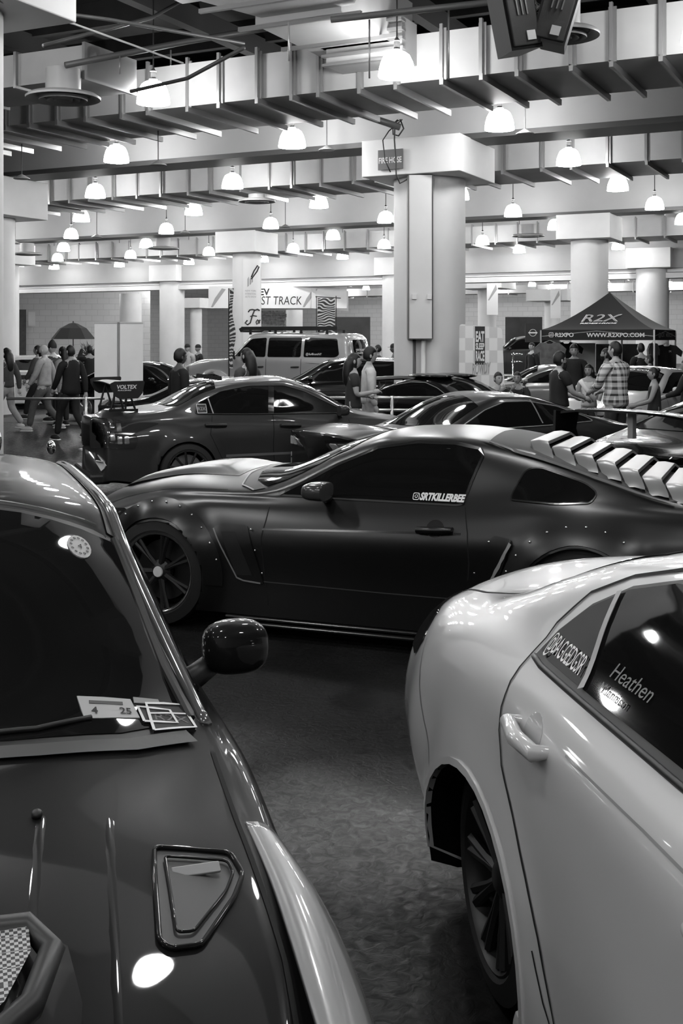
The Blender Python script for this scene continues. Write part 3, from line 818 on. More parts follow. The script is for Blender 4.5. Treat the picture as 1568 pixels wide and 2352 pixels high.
# flares: bolted rims
def flare(car, xa, md, r0, r1, a0, a1, m, off=.012):
    z0 = car.sp['za']; n = 22
    poly = [(xa+r1*cos(a0+(a1-a0)*k/n), z0+r1*sin(a0+(a1-a0)*k/n)) for k in range(n+1)]+[(xa+r0*cos(a1+(a0-a1)*k/n), z0+r0*sin(a1+(a0-a1)*k/n)) for k in range(n+1)]
    return car.panel('arch_flare', poly, md, m, off=off, grid=.045, skirt=.02)
m_bolt = mat('silver_bolt', .7, .25, metal=1)
for md, sg in (('L', 1), ('R', -1)):
    for xa in (1.36, -1.36):
        fl_ = flare(mu, xa, md, .36, .475, radians(-5), radians(185), p_satin)
        for a in range(10, 175, 14):
            q = radians(a); p = mu.pr(md, .014)(xa+.452*cos(q), .34+.452*sin(q))
            if md == 'L': MB().ell(p, (.008, .006, .008), 8).build('rivet', m_bolt, fl_, True)
    # triangular vent panels behind the front wheel and before the rear one
    tri = [(.96, .66), (.90, .69), (.72, .685), (.60, .33), (.78, .34)]
    fv = mu.panel('fender_vent', tri, md, p_satin, off=.012, grid=.04, round_=.02)
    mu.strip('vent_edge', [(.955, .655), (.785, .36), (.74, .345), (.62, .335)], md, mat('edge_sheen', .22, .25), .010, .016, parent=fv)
    mu.panel('vent_recess', [(.90, .64), (.80, .645), (.68, .38), (.79, .375)], md, m_black, off=.0135, grid=.05, parent=fv)
    tr2 = [(-.86, .72), (-.97, .70), (-.86, .33), (-.66, .36)]
    rv = mu.panel('scoop_panel', tr2, md, p_satin, off=.02, grid=.04, round_=.02)
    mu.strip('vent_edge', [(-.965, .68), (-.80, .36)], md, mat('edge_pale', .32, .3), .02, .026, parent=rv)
    if md == 'L':
        for (x, z) in ((.69, .66), (.655, .54), (.61, .40), (-.835, .68), (-.75, .50), (-.68, .38)):
            MB().ell(mu.pr(md, .016)(x, z), (.008, .006, .008), 8).build('rivet', m_bolt, fv if x > 0 else rv, True)
for md in ('L', 'R'):
    hl = mu.panel('headlamp', [(2.02, .66), (1.98, .70), (1.66, .735), (1.58, .66), (1.7, .60), (1.95, .58)], md, mat('clear_lens_dark', .02, .06, spec=.8), off=.004, grid=.04, round_=.03)
# mirror, handle, lettering
wing_mirror(mu, .20, .945, .935, mat('mirror_satin', .05, .2), (.115, .13, .06), 1)
wing_mirror(mu, .20, -.945, .935, mat('mirror_satin', .05, .2), (.115, .13, .06), -1)
handle(mu, -.50, .735, 1, p_satin, cup=p_satinroof, L=.2); handle(mu, -.50, .735, -1, p_satin, cup=p_satinroof, L=.2)
mu.text('window_lettering', 'SRTKILLERBEE', 'L', (-.375, .885), (-1, .0), .042, m_white, width=.285, off=.011, parent=sw, bold=.05, shear=.25)
insta('window_lettering', m_white, sw, lambda a, b: mu.pr('L', .011)(-.33-a, .882+b), 0, 0, .042)
# louvres over the back window
m_louv = mat('louvre_satin', .16, .3, spec=.6)
m_louvbase = mat('louvre_base', .01, .6)  # even near-black base colour beneath the slats
zt = mu.g['zt']
mu.panel('back_window', [(-.72, .0), (-.74, .5), (-.95, .58), (-1.80, .66), (-1.90, .60), (-1.95, 0), (-1.90, -.60), (-1.80, -.66), (-.95, -.58), (-.74, -.5)], 'T', m_louvbase, off=.004, grid=.07)
for k in range(8):
    x = -.975-.135*k
    w = .55+.015*k
    vs = []; n = 40
    for (q, dz) in ((.0, -.03), (.0, .012), (-.05, .030), (-.108, .036), (-.112, .018)):
        xx = x+q; zz = zt(xx)+dz+.012
        for i in range(n+1):
            y = -w+2*w*i/n; e = max(0, (abs(y)-w*.70)/(w*.30))
            vs.append((xx-.06*sstep(0, 1, e), y, zz-.095*sstep(0, 1.15, e)))
    fs = [(r*(n+1)+i, r*(n+1)+i+1, (r+1)*(n+1)+i+1, (r+1)*(n+1)+i) for r in range(4) for i in range(n)]
    MB().add(vs, fs).build('louvre', m_louv, mu.root, True, 35)
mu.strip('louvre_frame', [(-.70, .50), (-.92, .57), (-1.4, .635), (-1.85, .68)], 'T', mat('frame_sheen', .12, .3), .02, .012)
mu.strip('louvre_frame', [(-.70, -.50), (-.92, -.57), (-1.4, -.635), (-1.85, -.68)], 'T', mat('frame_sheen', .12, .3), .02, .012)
mu.part('boot_spoiler', MB().box((-2.32, 0, .965), (.16, 1.3, .03), bev=.012), p_satin)
m_lip = mat('polished_lip', .8, .15, metal=1)
for x in (1.36, -1.36):
    for sg in (1, -1): mu.wheel(x, sg, .345, .24, m_rim=m_black, y=.905, rimr=.252, spokes=7, lipm=m_lip if x > 0 else m_black, cap=m_white if x > 0 else m_black, disc=m_black)
for (a, b) in ((-1.75, -1.2),):
    pass
mu.panel('tail_lamp', [(.50, .62), (.78, .62), (.78, .80), (.50, .80)], 'B', m_darkp, off=.004, grid=.06)
# ------------------------------------------------------------------ white saloon, close at right
p_white = mat('pearl_white_paint', .56, .3, coat=1., spec=.5)
WH = (1.429, 2.224)
wh = Car('white_saloon', 'glossy white saloon cut by the right edge, seen from above its rear door', WH, (.1685, -.9857), p_white, dict(
    xf=2.2, xr=-2.22, fa=1.325, ra=-1.14, W=.915, za=.175, ar=.475, wz=.335, flare=.03, flw=.15, rf=.4, rr=.19, crown=2.6, gi=.05, N=150, br=.07,
    zt=[(-2.25, .97), (-2.18, 1.035), (-1.95, 1.055), (-1.62, 1.065), (-1.45, 1.10), (-1.0, 1.27), (-.65, 1.365), (-.2, 1.405), (.2, 1.39), (.5, 1.31), (1.15, 1.0), (1.4, .95), (1.9, .86), (2.2, .70)],
    zrail=[(-2.25, .93), (-2.1, .985), (-1.8, 1.01), (-1.6, 1.035), (-1.4, 1.09), (-1.1, 1.20), (-.8, 1.29), (-.4, 1.345), (.0, 1.345), (.35, 1.27), (1.0, .98), (1.2, .92), (1.8, .82), (2.2, .66)],
    yrail=[(-2.25, .56), (-1.8, .64), (-1.5, .665), (-1.1, .63), (-.7, .585), (-.2, .565), (.35, .60), (1.0, .72), (1.6, .70), (2.2, .58)],
    zb=[(-2.25, .90), (-2.0, .955), (-1.6, .985), (-1.3, 1.0), (-.95, 1.005), (-.3, .985), (.6, .95), (1.2, .90), (1.8, .80), (2.2, .62)],
    wb=[(-2.25, .70), (-1.9, .77), (-1.4, .80), (-.9, .81), (0, .82), (1.0, .80), (1.7, .76), (2.2, .68)],
    zs=[(-2.25, .84), (-1.85, .895), (-1.3, .94), (0, .925), (1.0, .86), (2.2, .55)], ws=[(-2.25, .80), (-1.85, .85), (-1.4, .872), (-.6, .872), (1., .872), (2.2, .8)],
    zm=[(-2.25, .58), (-1.5, .58), (0, .5), (2.2, .4)], wm=[(-2.25, .87), (-1.85, .92), (-1.5, .895), (-.6, .872), (.8, .872), (2.2, .8)],
    zr=[(-2.25, .25), (-1.8, .2), (1.8, .2), (2.2, .2)], wr=[(-2.25, .78), (-1.6, .86), (-.8, .875), (1.0, .875), (2.2, .76)]))
wwin = [(-.915, 1.045), (-.90, 1.09), (-.80, 1.178), (-.66, 1.25), (-.48, 1.30), (-.25, 1.322), (.0, 1.32), (.2, 1.27), (.55, 1.12), (.93, .995), (.5, 1.01), (0, 1.03), (-.5, 1.035), (-.85, 1.038)]
for md in ('R', 'L'):
    sl = wh.panel('window_seal', [(x+(-.012 if x < -.9 else 0), z+(.010 if z > 1.06 else -.018)) for x, z in wwin], md, m_black, off=.003, grid=.05)
    sw = wh.panel('side_window', wwin, md, m_glass, off=.006, grid=.05)
    if md == 'R': wsw = sw
    wh.strip('window_divider', [(-.60, 1.035), (-.655, 1.15), (-.69, 1.238)], md, mat('divider_trim', .35, .3), .022, .012, parent=sl)
    wh.strip('window_trim', [(-.93, 1.028), (-.86, 1.022), (-.4, 1.015), (.3, 1.005), (.95, .975)], md, m_black, 0, .002, h=.009, parent=sl)
    # gaps: door frame over the windows, rear door edge, boot lid, front door, bumper
    wh.strip('door_gap', [(.3, 1.285), (.0, 1.352), (-.3, 1.352), (-.50, 1.33), (-.70, 1.275), (-.85, 1.205), (-.935, 1.11), (-.95, 1.03), (-.93, .93), (-.93, .84), (-.90, .76), (-.80, .67), (-.70, .56), (-.62, .46), (-.57, .38), (-.50, .28)], md, m_gap, .008, .003)
    wh.strip('door_gap', [(.32, 1.01), (.35, .8), (.36, .5), (.33, .24)], md, m_gap, .008, .003)
    wh.strip('bumper_gap', [(-1.80, .86), (-1.72, .76), (-1.62, .64), (-1.53, .54)], md, mat('bumper_gap', .2, .5), .006)
    wh.strip('door_crease_shade', [(-.50, .925), (-.1, .925), (.4, .915), (.9, .89)], md, mat('crease_shade', .3, .3, coat=1), .006, .001)  # soft shadow along the door crease, painted as a thin darker strip
    wh.panel('tail_lamp', [(-2.12, .77), (-1.92, .77), (-1.84, .84), (-1.90, .92), (-2.12, .94)], md, mat('tail_lens', .015, .08, spec=.8), off=.006, grid=.04, round_=.02)
    wh.strip('rocker_gap', [(-.87, .24), (0, .235), (.9, .235)], md, m_gap, .006)
    wh.strip('rocker_line', [(-.64, .42), (-.58, .33), (-.5, .25)], md, m_gap, .006)
    handle(wh, -.70, .905, -1 if md == 'R' else 1, p_white, cup=mat('handle_cup_shade', .42, .3, coat=1.), L=.2)  # flat cup in darker white: the recess shade is in its colour
    handle(wh, .28, .88, -1 if md == 'R' else 1, p_white, cup=True, L=.2)
for sg in (1, -1):
    wh.strip('boot_gap', [(-1.50, sg*.58), (-1.68, sg*.625), (-1.80, sg*.65), (-2.10, sg*.665)], 'T', m_gap, .009)
wh.panel('back_window', [(-1.46, 0), (-1.44, .4), (-1.40, .60), (-.74, .50), (-.70, 0), (-.74, -.50), (-1.40, -.60), (-1.44, -.4)], 'T', m_glass, off=.004, grid=.07)
wh.panel('windscreen', [(1.12, 0), (1.05, .45), (.95, .65), (.42, .56), (.34, 0), (.42, -.56), (.95, -.65), (1.05, -.45)], 'T', m_glass, off=.004, grid=.08)
for md in ('R', 'L'):
    flare_ = flare(wh, -1.14, md, .475, .495, radians(-15), radians(190), p_white, off=.006)
wh.part('side_skirt', MB().box((.1, 0, .185), (1.75, 1.80, .07), bev=.03).box((.1, 0, .15), (1.65, 1.86, .02), bev=.008), p_white, True, 40)
wh.text('window_lettering', '@BAGGEDGSR', 'R', (-.885, 1.052), (1, -.01), .045, m_white, width=.235, off=.012, parent=wsw, bold=.0, space=1.0)
m_faint = mat('faint_print', .18, .5)
wh.text('window_lettering', 'Heathen', 'R', (-.52, 1.085), (1, -.0), .035, m_faint, width=.20, off=.011, parent=wsw, shear=.3)
wh.text('window_lettering', 'Mannison', 'R', (-.53, 1.05), (1, -.0), .022, m_faint, width=.14, off=.011, parent=wsw)
for x in (1.325, -1.18):
    for sg in (1, -1): wh.wheel(x, sg, .325, .24, m_rim=m_black, y=.83, spokes=10, disc=m_black)
# ------------------------------------------------------------------ blue-grey estate close at left
p_sub = mat('dark_metallic_paint', .010, .4, metal=.0, coat=.45, spec=.05)
p_fender = mat('light_metallic_paint', .30, .32, metal=.2, coat=1., spec=.5)
su = Car('sport_estate', 'dark glossy estate car filling the lower left, bonnet and windscreen towards the camera', (-1.174, 3.078), (.3173, -.9483), p_sub, dict(
    xf=2.05, xr=-1.95, fa=1.26, ra=-1.26, W=.86, za=.32, ar=.34, flare=.0, rf=.35, rr=.15, crown=2.4, gi=.045, N=140,
    zt=[(-2.0, 1.10), (-1.85, 1.30), (-1.6, 1.405), (-1.0, 1.445), (-.3, 1.455), (.0, 1.44), (.25, 1.36), (.76, 1.01), (.88, .99), (1.3, .955), (1.8, .86), (2.05, .72)],
    zrail=[(-2.0, 1.05), (-1.85, 1.24), (-1.6, 1.345), (-1.0, 1.38), (-.3, 1.39), (-.05, 1.375), (.10, 1.325), (.64, .97), (.78, .948), (1.3, .90), (1.8, .81), (2.05, .68)],
    yrail=[(-2.0, .56), (-1.6, .55), (-.3, .55), (.1, .565), (.68, .69), (1.0, .66), (1.6, .62), (2.05, .55)],
    zb=[(-2.0, .95), (-1.2, .955), (0, .935), (.7, .92), (1.2, .87), (1.7, .79), (2.05, .66)],
    wb=[(-2.0, .70), (-1.2, .76), (0, .77), (.7, .765), (1.2, .735), (1.7, .70), (2.05, .62)],
    zs=[(-2.0, .7), (2.05, .55)], ws=[(-2.0, .76), (-1.2, .83), (0, .845), (.7, .82), (1.2, .82), (2.05, .72)],
    zm=[(-2.0, .45), (2.05, .4)], wm=[(-2.0, .76), (0, .85), (.8, .84), (1.3, .84), (2.05, .74)],
    zr=[(-2.0, .25), (2.05, .22)], wr=[(-2.0, .72), (0, .82), (1.0, .81), (2.05, .70)]))
# windscreen with dark border
wsc = [(.765, 0), (.765, .25), (.745, .48), (.685, .635), (.60, .645), (.16, .53), (.12, .3), (.10, 0), (.12, -.3), (.16, -.53), (.60, -.645), (.685, -.635), (.745, -.48), (.765, -.25)]
su.panel('windscreen_seal', [(x+(.02 if x > .5 else -.02), y*1.03) for x, y in wsc], 'T', m_black, off=.003, grid=.06)
ws = su.panel('windscreen', wsc, 'T', mat('windscreen_glass', .008, .03, spec=.5), off=.006, grid=.06)
su.strip('cowl_panel', [(.76, -.64), (.80, -.4), (.815, 0), (.812, .3), (.795, .5), (.745, .635)], 'T', mat('grey_cowl', .05, .5), .05, .008)
for sg in (1,):
    su.strip('wiper_arm', [(.77, -.1), (.755, .1), (.735, .3), (.70, .42)], 'T', m_black, 0, .012, h=.006)
    su.strip('wiper_arm', [(.77, -.5), (.765, -.3), (.76, -.15)], 'T', m_black, 0, .02, h=.006)
# side glass, pillars, rails
for md, sg in (('L', 1), ('R', -1)):
    su.panel('side_window', [(.50, .98), (.02, 1.31), (-.1, 1.345), (-.95, 1.34), (-1.62, 1.30), (-1.75, 1.22), (-1.80, 1.0), (-1.0, .985)], md, m_glass, off=.004, grid=.07, round_=.04)
    su.strip('door_gap', [(.62, .90), (.63, .6), (.6, .3)], md, m_gap, .007)
    gx = [.66-.04*i for i in range(60)]
    MB().tube([(x, sg*(su.g['yrail'](x)-.004), su.g['zrail'](x)-.004) for x in gx if x > -1.8], .016, 10).build('gutter_trim', mat('gutter_gloss', .25, .12, metal=.6, coat=1), su.root, True)
    # roof ditch moulding
su.strip('roof_moulding', [(.12, .535), (-.3, .53), (-1.2, .53), (-1.7, .52)], 'T', m_black, .02, .004)
su.strip('roof_moulding', [(.12, -.535), (-.3, -.53), (-1.2, -.53), (-1.7, -.52)], 'T', m_black, .02, .004)
su.strip('roof_gap', [(.10, -.5), (.06, -.25), (.05, 0), (.06, .25), (.10, .5)], 'T', m_chrome, .006, .006)
for sg in (1, -1):
    su.part('pillar_trim', MB().tube([su.pr('T', .006)(x, sg*y) for x, y in ((.665, .648), (.5, .612), (.3, .570), (.14, .540))], .011, 8), mat('pillar_rubber', .03, .25), True)
    su.strip('bonnet_gap', [(.80, sg*.672), (1.1, sg*.655), (1.5, sg*.640), (1.8, sg*.60), (1.98, sg*.5)], 'T', m_gap, .010)
    # bonnet creases
    for (a, b, c, d) in ((.98, .30, 1.85, .20), (1.0, .42, 1.9, .33)):
        su.part('bonnet_crease', MB().tube([su.pr('T', -.0335)(a+(c-a)*t/8, sg*(b+(d-b)*t/8)) for t in range(9)], [.026]+[.035]*7+[.026], 24), p_sub, True)
    # bonnet vent: frame ring, slanted louvre and pit
    outl = [(1.22, .475), (1.235, .61), (1.30, .618), (1.37, .585), (1.49, .505), (1.50, .455), (1.48, .44), (1.30, .462)]
    pit = su.panel('bonnet_vent', pmirror(outl, sg), 'T', m_black, off=.003, grid=.03, round_=.02)
    rp = [su.pr('T', .006)(x, sg*y) for x, y in round_poly(outl, .014)]
    MB().tube(rp+[rp[0]], .0045, 8).build('vent_frame', p_sub, pit, True)
    inn = [(1.255, .487), (1.265, .597), (1.30, .600), (1.355, .575), (1.462, .498), (1.465, .47)]
    rp = [su.pr('T', .008)(x, sg*y) for x, y in round_poly(inn, .010)]
    MB().tube(rp+[rp[0]], .0028, 8).build('vent_frame', p_sub, pit, True)
    MB().box(tuple(su.pr('T', .006)(1.295, sg*.535)), (.022, .085, .006), RY(radians(25)), .002).build('vent_blade', mat('vent_blade', .3, .3), pit)
# fenders in lighter paint: broad wings standing proud of the body
def fender(sg):
    vs = []; nx = 34; na = 10
    for i in range(nx+1):
        x = 1.10+.70*i/nx
        for k in range(na+1):
            t = k/na
            d = abs(x-1.42)/.42; bul = max(0., 1-d*d)**.8
            y = .672-.03*sstep(1.2, 1.8, x)+(.035+.125*bul)*sin(t*pi/2)**.8
            ztop = su.g['zb'](x)+.022+.0*bul
            z = ztop-(.03+.33*bul)*(1-cos(t*pi/2))-.01*t
            vs.append((x, sg*y, z))
    fs = [(i*(na+1)+k, i*(na+1)+k+1, (i+1)*(na+1)+k+1, (i+1)*(na+1)+k) for i in range(nx) for k in range(na)]
    o = MB().add(vs, fs).build('front_wing', p_fender, su.root, True)
    md = o.modifiers.new('s', 'SOLIDIFY'); md.thickness = .01; md.offset = -1
    return o
for sg in (1, -1):
    w_ = fender(sg)
    MB().ell((1.27, sg*.792, .757), (.045, .014, .022), 14).build('side_marker', mat('marker_lens', .12, .08, spec=.8), w_, True)
    wm_ = wing_mirror(su, .28, sg*.845, 1.035, p_sub, (.07, .095, .075), sg, yaw=0)
# bonnet scoop with mesh mouth
m_mesh = check_mat('wire_mesh', .5, .05, 170, 170)
for b_ in [bump_panel(su, 'bonnet_scoop', [(1.42, .24), (1.48, .30), (1.6, .31), (1.80, .28), (1.92, .20), (1.92, -.20), (1.80, -.28), (1.6, -.31), (1.48, -.30), (1.42, -.24)], .05, p_sub)]:
    pass
sc = MB().tube([Vector((x, y, su.pr('T')(x, y).z+.052)) for x, y in ((1.50, -.26), (1.50, 0), (1.50, .24), (1.56, .27), (1.66, .235), (1.74, .15), (1.78, 0), (1.74, -.15))], .02, 8).build('scoop_rim', m_black, su.root, True)
me_ = MB(); P_ = [(1.51, -.24), (1.51, .24), (1.57, .24), (1.66, .20), (1.74, .12), (1.76, 0), (1.74, -.12), (1.66, -.2), (1.57, -.25)]
me_.add([Vector((x, y, su.pr('T')(x, y).z+.062)) for x, y in P_], [tuple(range(len(P_)))]); me_.build('scoop_mesh', m_mesh, su.root)
for (x, y) in ((1.08, .28), (1.08, -.28)): MB().ell(su.pr('T', .006)(x, y), (.014, .011, .009), 10).build('washer_nozzle', m_black, su.root, True)
# stickers on the glass
def wtext(name, txt, x, y, h, m, par, width=None, bold=0.):
    vs, fs, w = text_mesh(txt, bold); sx = width/w if width else h; f = su.pr('T', .011)
    return obj(name, [f(x-b*h, y+a*sx) for a, b in vs], fs, m, par)
stk = su.panel('inspection_sticker', [(.70, .405), (.635, .395), (.63, .515), (.69, .528)], 'T', mat('sticker_pale', .42, .5), off=.009, grid=.05)
su.panel('sticker_bar', [(.655, .42), (.646, .42), (.643, .495), (.652, .495)], 'T', m_pipe, off=.0105, parent=stk)
wtext('sticker_text', '4', .685, .422, .020, m_darkp, stk, bold=.03); wtext('sticker_text', '25', .681, .485, .020, m_darkp, stk, bold=.02)
su.panel('registration_sticker', [(.64, .522), (.622, .522), (.616, .580), (.632, .583)], 'T', mat('sticker_grey', .25, .5), off=.009)
def frame_sticker(pts):
    s0 = su.panel('event_sticker', pts, 'T', m_darkp, off=.010, grid=.05)
    su.strip('sticker_border', pts, 'T', m_white, .007, .0125, closed=True, parent=s0)
    return s0
frame_sticker([(.705, .535), (.655, .527), (.652, .60), (.70, .61)])
s2 = frame_sticker([(.738, .552), (.640, .548), (.622, .634), (.710, .650)])
su.strip('sticker_border', [(.675, .552), (.66, .635)], 'T', m_white, .005, .0135, parent=s2)
wtext('sticker_text', 'R2X', .694, .562, .026, mat('faint_print2', .12, .5), s2, width=.075)
rs = su.panel('round_sticker', [(.225+.040*cos(t), .44+.030*sin(t)) for t in [2*pi*k/20 for k in range(20)]], 'T', mat('sticker_pale', .42, .5), off=.009, grid=.04)
for k in range(12):
    t = 2*pi*k/12; wtext('sticker_text', 'o', .228+.028*cos(t), .436+.021*sin(t), .009, m_darkp, rs, bold=.04)
wtext('sticker_text', '4', .235, .435, .018, m_darkp, rs)
for x in (1.26, -1.26):
    for sg in (1, -1): su.wheel(x, sg, .31, .22, m_rim=m_black, y=.80, spokes=10)
su.part('roof_aerial', MB().ell((-1.68, .30, 1.435), (.05, .02, .05), 12), m_chrome, True)
su.part('roof_rack_foot', MB().ell((-1.72, .52, 1.40), (.06, .02, .03), 12), m_chrome, True)
# ------------------------------------------------------------------ other cars
def sedan_spec(h=1.42, L=4.5, w=.88, fa=1.31, ra=-1.31, coupe=False, wag=False, **k):
    k_ = h/1.42; xf = fa+.88*L/4.5; xr = ra-.92*L/4.5
    Z = lambda pts: [(x, z*k_) for x, z in pts]
    if coupe:
        zt = Z([(xr, .93), (xr+.15, 1.0), (-1.75, 1.03), (-1.45, 1.10), (-.9, 1.31), (-.4, 1.41), (-.1, 1.42), (.15, 1.38), (.95, 1.0), (1.1, .96), (1.6, .88), (xf, .70)])
        zl = Z([(xr, .90), (-1.8, .98), (-1.5, 1.04), (-1.0, 1.22), (-.5, 1.34), (-.1, 1.35), (.2, 1.25), (.8, .95), (1.1, .90), (1.6, .82), (xf, .66)])
    elif wag:
        zt = Z([(xr, 1.0), (xr+.25, 1.34), (-1.4, 1.40), (-.4, 1.42), (.1, 1.38), (.95, 1.0), (1.1, .96), (1.6, .9), (xf, .72)])
        zl = Z([(xr, .98), (xr+.25, 1.28), (-1.4, 1.34), (-.4, 1.36), (.1, 1.28), (.8, .96), (1.1, .92), (1.6, .86), (xf, .68)])
    else:
        zt = Z([(xr, .96), (xr+.12, 1.03), (-1.75, 1.05), (-1.45, 1.09), (-.9, 1.34), (-.5, 1.40), (-.05, 1.42), (.2, 1.37), (.98, .99), (1.1, .96), (1.6, .88), (xf, .70)])
        zl = Z([(xr, .93), (-1.8, 1.0), (-1.5, 1.04), (-1.0, 1.25), (-.6, 1.33), (-.1, 1.35), (.2, 1.28), (.85, .96), (1.1, .91), (1.6, .84), (xf, .66)])
    d = dict(xf=xf, xr=xr, fa=fa, ra=ra, W=w, za=.32, ar=.345, wz=.32, N=90, zt=zt, zrail=zl, flare=.03,
        yrail=[(xr, .56), (-1.6, .64), (-1.0, .58), (-.1, .56), (.2, .59), (.85, .70), (1.6, .66), (xf, .55)],
        zb=Z([(xr, .90), (-1.4, .95), (0, .92), (1.0, .88), (1.7, .80), (xf, .62)]), wb=[(xr, w-.18), (-1.4, w-.11), (0, w-.09), (1.2, w-.11), (xf, w-.20)],
        zs=[(xr, .72), (0, .74), (xf, .55)], ws=[(xr, w-.08), (-1.2, w-.03), (0, w-.035), (1.3, w-.04), (xf, w-.1)],
        zm=[(xr, .45), (xf, .4)], wm=[(xr, w-.08), (0, w-.035), (xf, w-.1)], zr=[(xr, .24), (-1.6, .18), (1.6, .18), (xf, .2)], wr=[(xr, w-.12), (0, w-.04), (xf, w-.14)])
    d.update(k); return d
def glaze(c, kk=1., side='LR', coupe=False, m=None, trim=None, wag=False):
    m = m or m_glass; z = lambda v: v*kk
    if coupe: sw = [(.68, z(.955)), (.2, z(1.20)), (-.1, z(1.295)), (-.45, z(1.295)), (-.9, z(1.21)), (-1.3, z(1.06)), (-1.38, z(1.0)), (-.6, z(.975))]
    elif wag: sw = [(.72, z(.955)), (.15, z(1.25)), (-.1, z(1.305)), (-1.3, z(1.29)), (-1.75, z(1.24)), (-1.85, z(1.0)), (-.6, z(.975))]
    else: sw = [(.74, z(.955)), (.2, z(1.225)), (-.05, z(1.30)), (-.5, z(1.30)), (-.85, z(1.24)), (-1.15, z(1.10)), (-1.2, z(.985)), (-.6, z(.97))]
    r = {}
    for md in side:
        r[md] = c.panel('side_window', sw, md, m, off=.005, grid=.07, round_=.04)
        if trim: c.strip('window_trim', round_poly(sw, .04), md, trim, 0, .004, h=.008, closed=True)
        c.strip('door_gap', [(.72, z(.88)), (.74, .6), (.7, .3)], md, m_gap, .008)
        if not coupe: c.strip('door_gap', [(-.22, z(1.30)), (-.25, z(.95)), (-.27, .6), (-.25, .3)], md, m_gap, .010)
        c.strip('door_gap', [(-1.0, z(.96)), (-1.04, .75), (-.92, .5), (-.8, .3)] if not coupe else [(-.62, z(.96)), (-.66, .7), (-.62, .3)], md, m_gap, .008)
    c.panel('windscreen', [(.96, 0), (.92, .4), (.80, .62), (.24, .55), (.14, 0), (.24, -.55), (.80, -.62), (.92, -.4)], 'T', m, off=.005, grid=.08)
    if not wag: c.panel('back_window', [(-1.50, 0), (-1.47, .4), (-1.38, .58), (-.90, .53), (-.80, 0), (-.90, -.53), (-1.38, -.58), (-1.47, -.4)], 'T', m, off=.005, grid=.08)
    return r
def gt_wing(c, x, z, span, chord, m, plate=.22, stand=.28, up='arch', t=.03):
    """rear wing on two uprights, a part of the car"""
    n = 20; vs = []; prof = [(0, 0), (-.25, .018), (-.6, .012), (-1, -.012), (-1, -.02), (-.5, -.02), (-.1, -.02)]
    for i in range(n+1):
        y = -span/2+span*i/n
        for (a, b) in prof: vs.append((x-a*-1*chord*-1+0, y, z+b*1.6+.0))
    m_ = len(prof); vs = []
    for i in range(n+1):
        y = -span/2+span*i/n; lift = .02*cos(pi*y/span)
        for (a, b) in prof: vs.append((x+chord/2+a*chord, y, z+b*1.5+lift+.12*(-a-.5)*.4))
    fs = [(i*m_+k, i*m_+(k+1) % m_, (i+1)*m_+(k+1) % m_, (i+1)*m_+k) for i in range(n) for k in range(m_)]
    wg = MB().add(vs, fs).build('rear_wing', m, c.root, True, 40)
    pls = []
    for sg in (1, -1):
        P = [(x+chord*.70, .045), (x+chord*.66, .06), (x-chord*.45, .055), (x-chord*.62, .03), (x-chord*.60, -.02), (x-chord*.42, -plate*.8), (x-chord*.25, -plate), (x+chord*.45, -plate*.95), (x+chord*.62, -plate*.55)]
        M = Matrix(((1, 0, 0, 0), (0, 0, -1, sg*span/2+.005), (0, 1, 0, z), (0, 0, 0, 1)))
        pls.append(MB().prism([(a, b) for a, b in P], .01, M).build('end_plate', m, wg))
        ys = sg*span*.27
        mb = MB()
        for (a, b) in ((x+chord*.45, x+chord*.15), (x+chord*-.05, x+chord*.1), (x+chord*.15, x-chord*.1), (x-chord*.45, x-chord*.25)):
            pass
        top = z-.02; bot = z-stand
        for (xb, xt) in ((x+.20, x+.05), (x+.06, x+.0), (x+.06, x-.02), (x-.10, x-.0)):
            pass
        mb.tube([(x+.17, ys, bot), (x+.07, ys, top)], .013, 6); mb.tube([(x+.05, ys, bot), (x+.07, ys, top)], .013, 6)
        mb.tube([(x+.03, ys, bot), (x-.05, ys, top)], .013, 6); mb.tube([(x-.12, ys, bot), (x-.05, ys, top)], .013, 6)
        mb.box((x+.03, ys, bot), (.34, .03, .03))
        mb.build('wing_upright', m, wg)
    return wg, pls
m_lens = mat('lamp_lens', .35, .08, coat=1)
m_lensd = mat('smoked_lens', .03, .08, spec=.8)

# grey saloon with the big wing, tail to the left
p_grey = mat('gunmetal_paint', .05, .32, metal=.3, coat=.7, spec=.1)
ev = Car('winged_saloon', 'gunmetal grey saloon with tall black boot wing and multi-spoke rear wheel, side on', (-.86, 14.75), (.940, .342), p_grey,
         sedan_spec(1.41, 4.55, .90, 1.33, -1.31, xr=-2.36, za=.325, ar=.35, wz=.325, flare=.035, rr=.18, N=120))
sws = glaze(ev, 1.0, 'R', trim=m_black)
ev.panel('side_window', [(.74, .955), (.2, 1.225), (-.05, 1.29), (-.5, 1.29), (-.85, 1.23), (-1.15, 1.10), (-1.2, .985), (-.6, .97)], 'L', m_glass, off=.005, grid=.1)
ev.strip('window_pillar', [(-.22, 1.29), (-.27, .97)], 'R', mat('pillar_gloss', .02, .1), .07, .008)
ev.strip('window_divider', [(-.98, .985), (-1.02, 1.17)], 'R', mat('divider_trim', .35, .3), .014, .009)
ev.strip('side_moulding', [(.9, .52), (0, .50), (-.85, .49)], 'R', mat('moulding_sheen', .15, .3), .03, .006)
stick = ev.panel('window_sticker', [(-1.165, .99), (-1.055, .99), (-1.055, 1.09), (-1.165, 1.09)], 'R', m_darkp, off=.010, grid=.05)
ev.strip('sticker_border', [(-1.165, .99), (-1.055, .99), (-1.055, 1.09), (-1.165, 1.09)], 'R', m_white, .006, .013, closed=True, parent=stick)
ev.text('window_lettering', 'R2X', 'R', (-1.155, 1.02), (1, 0), .04, m_grey, width=.09, off=.013, parent=stick)
